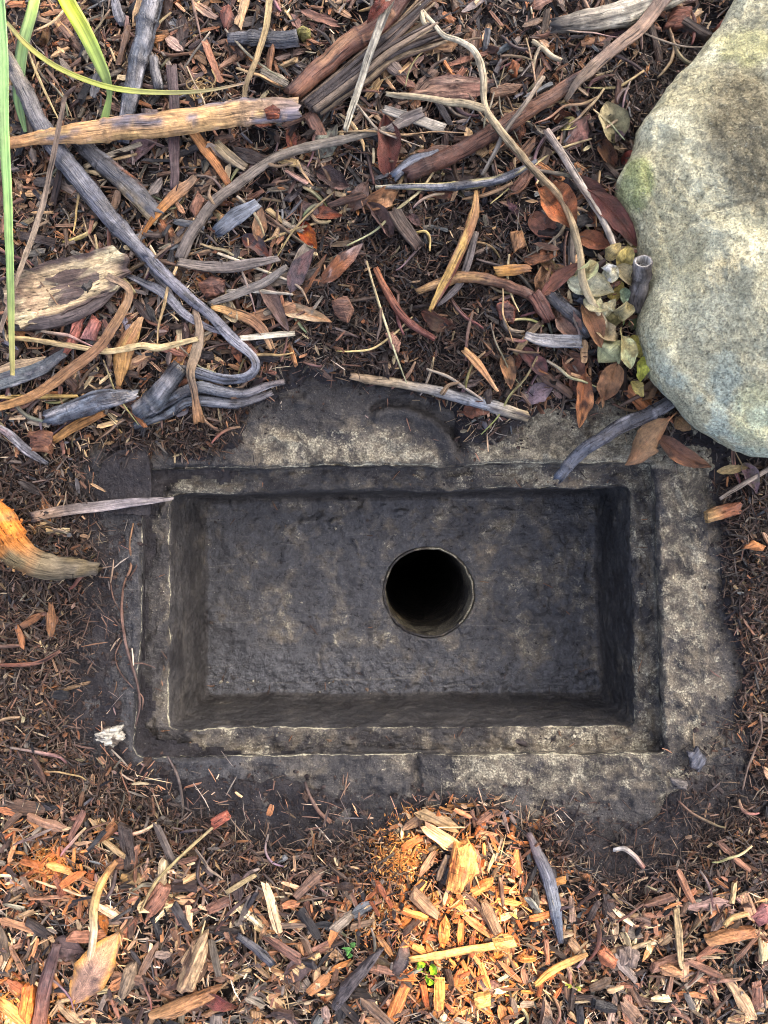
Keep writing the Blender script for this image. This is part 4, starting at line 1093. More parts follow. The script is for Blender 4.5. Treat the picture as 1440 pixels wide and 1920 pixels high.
blade('dull green grass blade half hidden behind the burnt branch', 'dull green grass blade', [(72, -30), (62, 20), (46, 78), (38, 132), (36, 190), (48, 248)], [18, 20, 21, 21, 18, 6], [(150, 172, 70), (128, 158, 84), (112, 146, 82), (106, 140, 74)], [0.02, 0.02, 0.018, 0.016, 0.014, 0.012])
blade('narrow yellow green blade arching over the top corner', 'narrow arching blade', [(12, 42), (50, 84), (100, 122), (160, 150), (225, 168), (310, 174), (390, 170), (460, 156)], [7, 9, 9, 9, 10, 8, 6, 4], [(180, 168, 90), (170, 168, 70), (150, 160, 50), (140, 138, 70), (130, 104, 80)], [0.03, 0.034, 0.036, 0.036, 0.034, 0.03, 0.028, 0.022])

# upper middle
so = char('hollow_stick', 'stick', 'black hollow stick with yellow pith showing at its end', 'black hollow stick', [(428, 74), (470, 74), (520, 76), (560, 72)], [26, 34, 36, 36], ((70, 66, 66), (50, 54, 60), (56, 62, 70)), lift=0.010, hollow=(0.72, 0.004, (48, 44, 42)), jag=0.1)
plate('pith', None, None, None, [(556, 60), (568, 52), (582, 58), (582, 72), (566, 76)], 0.006, 0.004, 0.012, [(164, 158, 88)], parent=so, blot=[((120, 112, 60), 0.55, 200, 200)])
char('small_gutter', 'bark curl', 'small grey rolled bark piece below the slate blue branch', None, [(288, 112), (292, 136), (298, 160)], [20, 24, 26], ((110, 104, 98), (124, 118, 112)), lift=0.010, sect='gutter')
plate('bark_sheet', 'bark', 'flat pinkish brown bark sheet under the pale forked root', 'pinkish bark sheet', [(762, 182), (790, 152), (840, 144), (890, 148), (924, 152), (916, 172), (880, 190), (820, 186)], 0.004, 0.003, 0.010, [(150, 120, 98), (160, 124, 102), (146, 100, 84)], (116, 84, 70), 0.08, [((182, 150, 124), 0.6, 40, 260)], ridge=0.005)
plate('bark_sheet', 'bark', 'tan brown ragged bark piece at the tip of the pinkish bark sheet', None, [(918, 168), (950, 158), (980, 160), (965, 176), (925, 186)], 0.004, 0.003, 0.010, [(140, 108, 82), (128, 98, 76)], None, 0.1, [], ridge=0.004)
for (lb, pp, w, cs) in [
    ('grey white wood splinter crossing a dark chip beside the red brown leaf', [(722, 205), (770, 222), (826, 240)], [14, 18, 18], [(176, 166, 148), (188, 178, 158)]),
    ('split grey splinter lying under the grey white one', [(732, 242), (760, 226), (790, 212)], [14, 22, 16], [(140, 128, 116), (120, 110, 102)]),
    ('pale jointed twig right under the cream weathered branch', [(1000, 78), (1020, 92), (1036, 106), (1050, 112)], [8, 10, 10, 8], [(196, 178, 140), (200, 184, 150)]),
    ('curled yellowish fibre in the dark shreds below the slate rib', [(782, 436), (798, 434), (806, 446), (806, 470)], [4, 5, 5, 3], [(206, 180, 110), (190, 158, 96)]),
    ('golden brown strip standing up beside the burnt striped branch', [(270, 440), (290, 408), (318, 378), (352, 348), (364, 334)], [6, 10, 18, 22, 12], [(150, 98, 46), (176, 118, 56), (168, 124, 84), (140, 116, 94)]),
    ('orange tan rod under the pale peeled branch', [(362, 248), (385, 280), (408, 312), (428, 342)], [18, 18, 15, 12], [(196, 138, 84), (176, 116, 70)]),
    ('grey cracked stick piece beside the orange tan rod', [(408, 272), (430, 294), (458, 312)], [16, 20, 14], [(156, 140, 108), (140, 124, 100)]),
    ('cream flat splinter crossing the burnt striped branch', [(162, 312), (200, 294), (262, 270)], [9, 11, 8], [(190, 172, 140), (196, 180, 150)]),
    ('blue grey split stick among brown leaves', [(412, 430), (440, 408), (476, 386)], [22, 28, 18], [(108, 114, 122), (128, 134, 142)]),
    ('flat grey ribbed stick under a white straw', [(338, 492), (380, 500), (430, 502), (520, 486)], [14, 20, 18, 10], [(126, 114, 100), (116, 106, 98), (130, 120, 110)]),
    ('long grey stick slanting below the ribbed one', [(395, 570), (440, 552), (490, 532), (535, 504)], [10, 16, 16, 12], [(116, 108, 98), (132, 124, 114)]),
    ('thin white straw slanting over the ribbed grey stick', [(410, 475), (470, 498), (540, 526)], [5, 6, 4], [(206, 190, 160)]),
    ('white straw splinter lying level beside the dark leaf', [(428, 546), (480, 546), (548, 552)], [6, 8, 4], [(206, 194, 170)]),
    ('dark purple brown rod standing beside the pale peeled branch', [(322, 130), (326, 190), (328, 260), (328, 350)], [18, 18, 18, 14], [(96, 78, 74), (84, 66, 64), (90, 72, 70)]),
    ('dark rotten wood splinter lying in the brown fibres above the slate rib', [(742, 402), (756, 424), (778, 456)], [24, 24, 20], [(96, 80, 66), (72, 56, 46)]),
    ('golden stub of wood near the brown arched stem', [(935, 510), (960, 508), (992, 502)], [18, 20, 12], [(196, 144, 70), (160, 108, 60)]),
    ('tan curled shaving beside the pale stick on the rim', [(873, 658), (890, 676), (912, 704), (932, 732)], [12, 16, 10, 5], [(200, 154, 100), (186, 134, 88), (190, 150, 110)]),
    ('short brown red block near the brown arched stem', [(1006, 556), (1018, 574), (1030, 596)], [24, 26, 20], [(112, 72, 58), (92, 56, 46)]),
    ('grey twig arching beside the golden stub', [(968, 660), (985, 636), (1000, 618), (1012, 606)], [10, 14, 12, 8], [(150, 126, 84), (110, 92, 74)]),
    ('thin pale twig hanging on the lichen boulder edge', [(1168, 424), (1172, 444), (1184, 460)], [5, 5, 4], [(170, 150, 116)]),
]:
    stick('wood_splinter', 'wood splinter', lb, None, pp, w, cs, lift=0.013, sect='round' if max(w) < 11 else 'strip', flat=0.8, gloss=0.5, rough=0.16)
    LAND.append((' '.join(lb.split(' beside ')[0].split(' near ')[0].split(' under ')[0].split(' crossing ')[0].split(' lying ')[0].split(' standing ')[0].split(' slanting ')[0].split(' hanging ')[0].split(' arching ')[0].split(' among ')[0].split(' in ')[0].split(' right ')[0].split()[:5]), pp[1][0], pp[1][1]))

char('grey_chunk', 'wood chunk', 'squared grey and black burnt wood chunk beside the leaves', 'grey black wood chunk', [(985, 628), (1010, 636), (1045, 640), (1088, 642)], [16, 26, 28, 28], ((168, 156, 136), (150, 146, 140), (92, 100, 110), (110, 118, 128)), lift=0.018, sect='strip', flat=1.4, jag=0.15)
st = stick('bamboo_stub', 'stick', 'upright grey hollow stub with a pale ring leaning on the boulder', 'hollow stub by the boulder', [(1190, 582), (1196, 545), (1202, 512), (1206, 488)], [30, 32, 31, 30], [(112, 102, 92), (128, 120, 112), (134, 128, 120), (150, 144, 136)], lift=[0.004, 0.014, 0.026, 0.036], flat=1.0, hollow=(0.78, 0.006, (196, 192, 180)), jag=0.05, blot=[((74, 68, 64), 0.55, 60, 60)])
char('black_tube', 'stick', 'black tube shaped stick end among the pale leaves', 'black tube stick', [(1034, 552), (1058, 575), (1078, 595), (1098, 618)], [30, 34, 36, 34], ((62, 60, 58), (74, 74, 74), (60, 60, 62)), lift=0.006, hollow=(0.7, 0.008, (40, 38, 38)), blot=[((116, 112, 100), 0.62, 40, 200)])
char('black_tube', 'stick', 'short curled black tube in the gap beside the cream leaf', None, [(1110, 575), (1096, 562), (1084, 556)], [26, 28, 26], ((46, 46, 48), (56, 58, 62)), lift=0.010, hollow=(0.75, 0.01, (36, 34, 34)))

# leaves
BR = ((128, 82, 56), (150, 92, 58), (120, 72, 50)); RD = ((110, 62, 48), (132, 78, 62), (104, 58, 48)); TN = ((170, 128, 88), (182, 138, 96), (160, 114, 76))
OR = ((176, 100, 48), (188, 108, 54), (150, 84, 48)); DK = ((92, 70, 66), (108, 84, 80), (88, 66, 60)); YG = ((196, 188, 112), (206, 198, 128), (186, 176, 104))
LV = [
    ('glossy red brown leaf pointing up beside the whitish straw', 'red brown pointed leaf', (735, 338), (722, 215), 46, dict(cols=RD, gloss=0.3, fold=0.2)),
    ('red brown leaf tip hanging from the top edge', 'red brown leaf tip', (742, -20), (688, 44), 26, dict(cols=((150, 72, 40), (138, 66, 42), (110, 54, 40)), gloss=0.26, lift=(0.03, 0.034, 0.028))),
    ('orange and grey leaf standing in the brown fibres above the drain', 'orange and grey leaf', (598, 530), (680, 456), 38, dict(cols=((128, 84, 60), (186, 110, 58), (160, 136, 124)), gloss=0.32, lift=(0.008, 0.02, 0.024), roll=0.3)),
    ('vivid orange red leaf in a dark hollow', 'vivid orange leaf', (562, 416), (594, 466), 32, dict(cols=((190, 62, 20), (206, 90, 30), (196, 110, 44)), gloss=0.3, roll=-0.4)),
    ('slim tan leaf pointing up beside the blue grey split stick', 'slim tan leaf', (484, 452), (490, 388), 28, dict(cols=TN, gloss=0.4, lift=(0.012, 0.016, 0.02))),
    ('purple brown leaf under the slim tan leaf', None, (455, 442), (508, 482), 30, dict(cols=((120, 112, 116), (112, 84, 74), (120, 72, 56)), gloss=0.35)),
    ('curved dark purple leaf beside the orange and grey leaf', 'dark purple leaf', (545, 548), (590, 466), 34, dict(cols=((96, 80, 84), (104, 82, 80), (92, 66, 62)), gloss=0.28, bend=-0.14, lift=(0.014, 0.018, 0.02))),
    ('rolled brown leaf behind the dark purple leaf', None, (550, 570), (612, 476), 30, dict(cols=((176, 124, 80), (160, 100, 58), (130, 84, 60)), gloss=0.35, roll=0.7)),
    ('shiny chestnut leaf lying level below the curved grey stem', 'shiny chestnut leaf', (560, 396), (642, 404), 28, dict(cols=((136, 84, 66), (150, 84, 54), (134, 70, 44)), gloss=0.25)),
    ('brown leaf lying upright beside the shiny chestnut leaf', None, (658, 396), (690, 340), 34, dict(cols=((132, 96, 74), (128, 108, 98), (110, 78, 64)), gloss=0.35)),
    ('brown grey leaf with a pointed end below the dark purple leaf', None, (486, 524), (542, 622), 30, dict(cols=((130, 96, 74), (116, 90, 78), (104, 84, 78)), lift=(0.014, 0.014, 0.014))),
    ('cream and tan curled leaf above the dark soil', 'cream curled leaf', (520, 574), (622, 604), 30, dict(cols=((200, 166, 120), (210, 186, 150), (180, 136, 96)), gloss=0.45, curl=0.4)),
    ('small orange brown leaf tip inside the hooked branch', None, (438, 640), (450, 680), 22, dict(cols=((130, 92, 76), (156, 100, 70)), gloss=0.35)),
    ('big orange brown leaf folded beside the pale forked root', 'big orange brown leaf', (1010, 354), (1076, 436), 60, dict(cols=((178, 112, 66), (182, 116, 70), (170, 100, 58)), gloss=0.32, fold=0.35, lift=(0.016, 0.024, 0.018))),
    ('rusty brown crumpled leaf below the big orange brown leaf', None, (995, 402), (1046, 446), 46, dict(cols=((160, 104, 72), (132, 84, 62), (120, 78, 60)), gloss=0.4, wave=0.3)),
    ('long dark red brown leaf rolled beside the boulder', 'dark red rolled leaf', (1108, 360), (1194, 462), 40, dict(cols=((140, 86, 62), (104, 54, 40), (92, 50, 42)), gloss=0.28, fold=0.5, bend=-0.1, lift=(0.02, 0.022, 0.016))),
    ('reddish leaf with a curled rim above the dark red rolled leaf', None, (1082, 330), (1158, 442), 36, dict(cols=((132, 90, 76), (120, 72, 54), (110, 66, 52)), gloss=0.32, lift=(0.012, 0.014, 0.012))),
    ('orange brown leaf under the pale reed', None, (1082, 442), (1148, 464), 34, dict(cols=((168, 108, 66), (150, 88, 56), (120, 70, 52)), gloss=0.34)),
    ('narrow brown leaf arching beside the black tube stick', None, (1016, 556), (1096, 492), 28, dict(cols=((150, 92, 62), (128, 80, 60), (120, 76, 62)), gloss=0.34, bend=-0.12, lift=(0.016, 0.02, 0.016))),
    ('dark brown leaf with a yellow edge near the golden stub', None, (1000, 468), (1060, 532), 26, dict(cols=((150, 130, 60), (104, 66, 44), (110, 60, 44)), gloss=0.35, fold=0.4)),
    ('tan brown leaf standing upright below the pale forked root', 'upright tan brown leaf', (1092, 572), (1128, 652), 40, dict(cols=((186, 138, 88), (150, 100, 66), (170, 124, 86)), gloss=0.38, lift=(0.016, 0.024, 0.022))),
    ('dusty brown leaf lying flat under the upright tan brown leaf', None, (1040, 585), (1086, 640), 44, dict(cols=((160, 130, 112), (170, 136, 116), (150, 112, 92)), gloss=0.45)),
    ('brown leaf with a hole in the pile above the drain', 'brown leaf with hole', (1062, 656), (1090, 742), 46, dict(cols=((160, 110, 80), (120, 78, 60), (110, 72, 58)), gloss=0.35, blot=[((50, 30, 24), 0.66, 5, 3)])),
    ('orange brown rolled leaf hanging over the drain rim', 'orange rolled leaf', (1098, 698), (1086, 802), 36, dict(cols=((130, 78, 48), (170, 100, 52), (186, 128, 80)), gloss=0.32, fold=0.5, lift=(0.02, 0.02, 0.010))),
    ('broad tan leaf hanging under the pale green leaves', 'broad tan leaf', (1158, 682), (1130, 752), 46, dict(cols=((176, 128, 86), (170, 122, 80), (150, 104, 70)), gloss=0.42, lift=(0.022, 0.024, 0.014))),
    ('dark pinkish leaf pointing up in the brown pile', None, (1024, 702), (968, 646), 34, dict(cols=((120, 92, 88), (126, 86, 78), (116, 74, 66)), gloss=0.34)),
    ('tan speckled leaf beside the dark pinkish leaf', None, (944, 662), (958, 730), 30, dict(cols=((150, 112, 80), (192, 140, 88), (160, 116, 78)), gloss=0.36)),
    ('purple grey flat leaf above the end of the pale stick', 'purple grey flat leaf', (978, 750), (1040, 722), 42, dict(cols=((126, 114, 120), (116, 104, 110), (108, 92, 96)), gloss=0.3)),
    ('brown leaf half under the pale stick on the rim', None, (868, 772), (926, 762), 34, dict(cols=((104, 62, 44), (112, 70, 50)), gloss=0.4)),
    ('tan leaf bent over the corner of the drain', 'tan leaf over the corner', (1256, 786), (1172, 872), 60, dict(cols=((172, 130, 84), (176, 136, 92), (150, 108, 72)), gloss=0.42, fold=-0.3, lift=(0.03, 0.028, 0.010), shape=0.9)),
    ('brown curled leaf lying below the boulder edge', 'brown curled leaf', (1232, 816), (1334, 876), 36, dict(cols=((120, 84, 62), (124, 82, 58), (150, 104, 70)), gloss=0.32, fold=0.5, bend=0.14, lift=(0.016, 0.022, 0.008))),
    ('small tan leaf tucked under the boulder', None, (1268, 782), (1296, 806), 34, dict(cols=((192, 152, 104), (184, 140, 92)), gloss=0.45)),
    ('rusty leaf tip peeping out below the boulder', None, (1215, 712), (1246, 690), 24, dict(cols=((196, 122, 70), (176, 110, 70)), gloss=0.4)),
    ('grey brown leaf beside the boulder edge above the bent black stick', None, (1196, 752), (1240, 706), 30, dict(cols=((120, 92, 62), (130, 100, 70)), gloss=0.4)),
    ('pinkish grey flat leaf under the pale peeled branch', 'pinkish grey leaf', (232, 300), (296, 262), 38, dict(cols=((160, 124, 118), (156, 126, 122), (140, 104, 96)), gloss=0.5)),
    ('grey green torn leaf near the end of the pale peeled branch', None, (598, 236), (606, 186), 40, dict(cols=((130, 128, 118), (142, 142, 132)), gloss=0.45, wave=0.3)),
    ('mottled grey green leaf under the curved grey stem', 'mottled grey leaf', (594, 296), (632, 232), 48, dict(cols=((132, 126, 112), (156, 160, 138), (128, 126, 108)), gloss=0.5, blot=[((96, 88, 78), 0.55, 8, 3)])),
    ('pale torn olive leaf near the boulder', 'pale torn olive leaf', (1152, 268), (1138, 190), 54, dict(cols=((150, 140, 98), (166, 156, 112), (160, 148, 108)), gloss=0.6, wave=0.3)),
    ('small pale yellow leaf scrap above the pale reed', None, (1050, 240), (1086, 228), 26, dict(cols=((190, 174, 108), (198, 182, 116)), gloss=0.6)),
    ('reddish grey pointed leaf beside the pale torn olive leaf', None, (1066, 280), (1108, 214), 40, dict(cols=((128, 92, 80), (140, 108, 100), (120, 84, 74)), gloss=0.4)),
    ('dark red scrap of leaf against the mossy boulder edge', None, (1166, 306), (1196, 282), 20, dict(cols=((110, 46, 34), (124, 56, 44)), gloss=0.35)),
    # withered pale green leaves by the boulder
    ('large cream leaf crossed by the pale forked root', 'large cream leaf', (1064, 526), (1152, 548), 46, dict(cols=((226, 220, 176), (230, 224, 186), (218, 208, 160)), edge=(206, 188, 130), gloss=0.5, wave=0.35, lift=(0.016, 0.022, 0.02))),
    ('yellow green leaf under the large cream leaf', None, (1110, 494), (1140, 540), 36, dict(cols=((216, 206, 150), (222, 212, 150)), gloss=0.5)),
    ('crumpled cream leaf beside the hollow stub', 'crumpled cream leaf', (1134, 522), (1158, 500), 34, dict(cols=((222, 214, 170), (230, 222, 184)), gloss=0.5, wave=0.5, lift=(0.024, 0.03, 0.03))),
    ('folded straw coloured leaf next to the hollow stub', None, (1152, 500), (1186, 536), 34, dict(cols=((200, 180, 126), (212, 194, 144), (190, 168, 114)), gloss=0.5, fold=0.6, lift=(0.024, 0.026, 0.022))),
    ('olive yellow leaf hanging behind the hollow stub', None, (1162, 506), (1182, 462), 30, dict(cols=((166, 152, 84), (176, 160, 94)), gloss=0.5, fold=0.5, lift=(0.02, 0.024, 0.02))),
    ('small olive leaf against the boulder above the hollow stub', None, (1182, 470), (1190, 444), 20, dict(cols=((160, 148, 86),), gloss=0.5)),
    ('dull yellow leaf hanging below the crumpled cream leaf', None, (1150, 524), (1152, 568), 36, dict(cols=((186, 170, 92), (176, 156, 80)), gloss=0.5)),
    ('tiny blue green leaf beside the hollow stub', None, (1170, 540), (1172, 572), 18, dict(cols=((150, 170, 130), (164, 180, 140)), gloss=0.45, lift=(0.022, 0.026, 0.024))),
    ('pale green leaf with dark veins beside the boulder', 'veined pale green leaf', (1166, 640), (1122, 680), 60, dict(cols=((198, 196, 140), (200, 200, 146), (190, 188, 132)), gloss=0.5, lift=(0.026, 0.028, 0.022), wave=0.45)),
    ('yellow leaf folded against the veined pale green leaf', None, (1166, 630), (1182, 692), 38, dict(cols=((214, 196, 130), (220, 204, 140)), gloss=0.5, fold=0.4, lift=(0.03, 0.03, 0.026))),
    ('yellow olive leaf tucked against the boulder', None, (1186, 628), (1202, 672), 30, dict(cols=((186, 172, 84), (176, 164, 80)), gloss=0.5, lift=(0.02, 0.022, 0.018))),
    ('lime green leaf hanging lowest of the pale leaves by the boulder', 'lime green leaf', (1208, 668), (1200, 716), 26, dict(cols=((186, 188, 72), (196, 192, 84)), gloss=0.45, lift=(0.024, 0.026, 0.02))),
    ('grey green small leaf at the tip of the pale forked root', None, (1136, 614), (1166, 590), 26, dict(cols=((150, 140, 90), (160, 150, 100)), gloss=0.5)),
    ('dark green scrap of leaf against the boulder', None, (1178, 612), (1204, 602), 20, dict(cols=((96, 108, 64), (110, 120, 72)), gloss=0.5)),
    # bottom
    ('large pinkish leaf with a golden edge near the bottom corner', 'pinkish golden edged leaf', (136, 1882), (222, 1748), 74, dict(cols=((176, 132, 104), (180, 140, 112), (186, 146, 96)), edge=(206, 148, 62), gloss=0.55, lift=(0.012, 0.02, 0.022), shape=0.75, blot=[((110, 84, 72), 0.64, 8, 3)])),
    ('bright orange folded leaf beside the cream twig', 'bright orange folded leaf', (190, 1702), (200, 1752), 20, dict(cols=((206, 116, 40), (216, 128, 50)), gloss=0.4, fold=0.7)),
    ('golden brown leaf with a pale rim above the bark chips', 'golden brown leaf', (280, 1616), (224, 1656), 34, dict(cols=((120, 96, 64), (150, 122, 82), (176, 140, 86)), gloss=0.45, curl=0.5)),
    ('dull purple brown leaf left of the cream twig', 'dull purple brown leaf', (96, 1772), (166, 1788), 50, dict(cols=((116, 92, 82), (112, 88, 82), (106, 80, 74)), gloss=0.5)),
    ('purple brown leaf with a pale midrib in the bottom mulch', 'purple midrib leaf', (528, 1838), (598, 1782), 42, dict(cols=((112, 92, 86), (106, 86, 82), (98, 76, 70)), gloss=0.45)),
    ('small brown leaf cupped near the wet soil', None, (338, 1684), (370, 1688), 16, dict(cols=((96, 56, 42), (110, 66, 50)), gloss=0.3, fold=0.5)),
    ('pale pointed leaf with a purple back at the right edge', 'purple backed leaf', (1394, 868), (1418, 926), 28, dict(cols=((170, 156, 128), (150, 130, 130), (140, 112, 116)), gloss=0.5, fold=0.4)),
    ('straw coloured flat leaf under the boulder at the right edge', None, (1344, 884), (1406, 876), 18, dict(cols=((186, 164, 112), (176, 150, 100)), gloss=0.55)),
]
for lb, lm, b_, t_, w_, kw in LV:
    leaf('fallen_leaf', 'leaf', lb, lm, b_, t_, w_, stem=14 if w_ > 30 else 0, **kw)

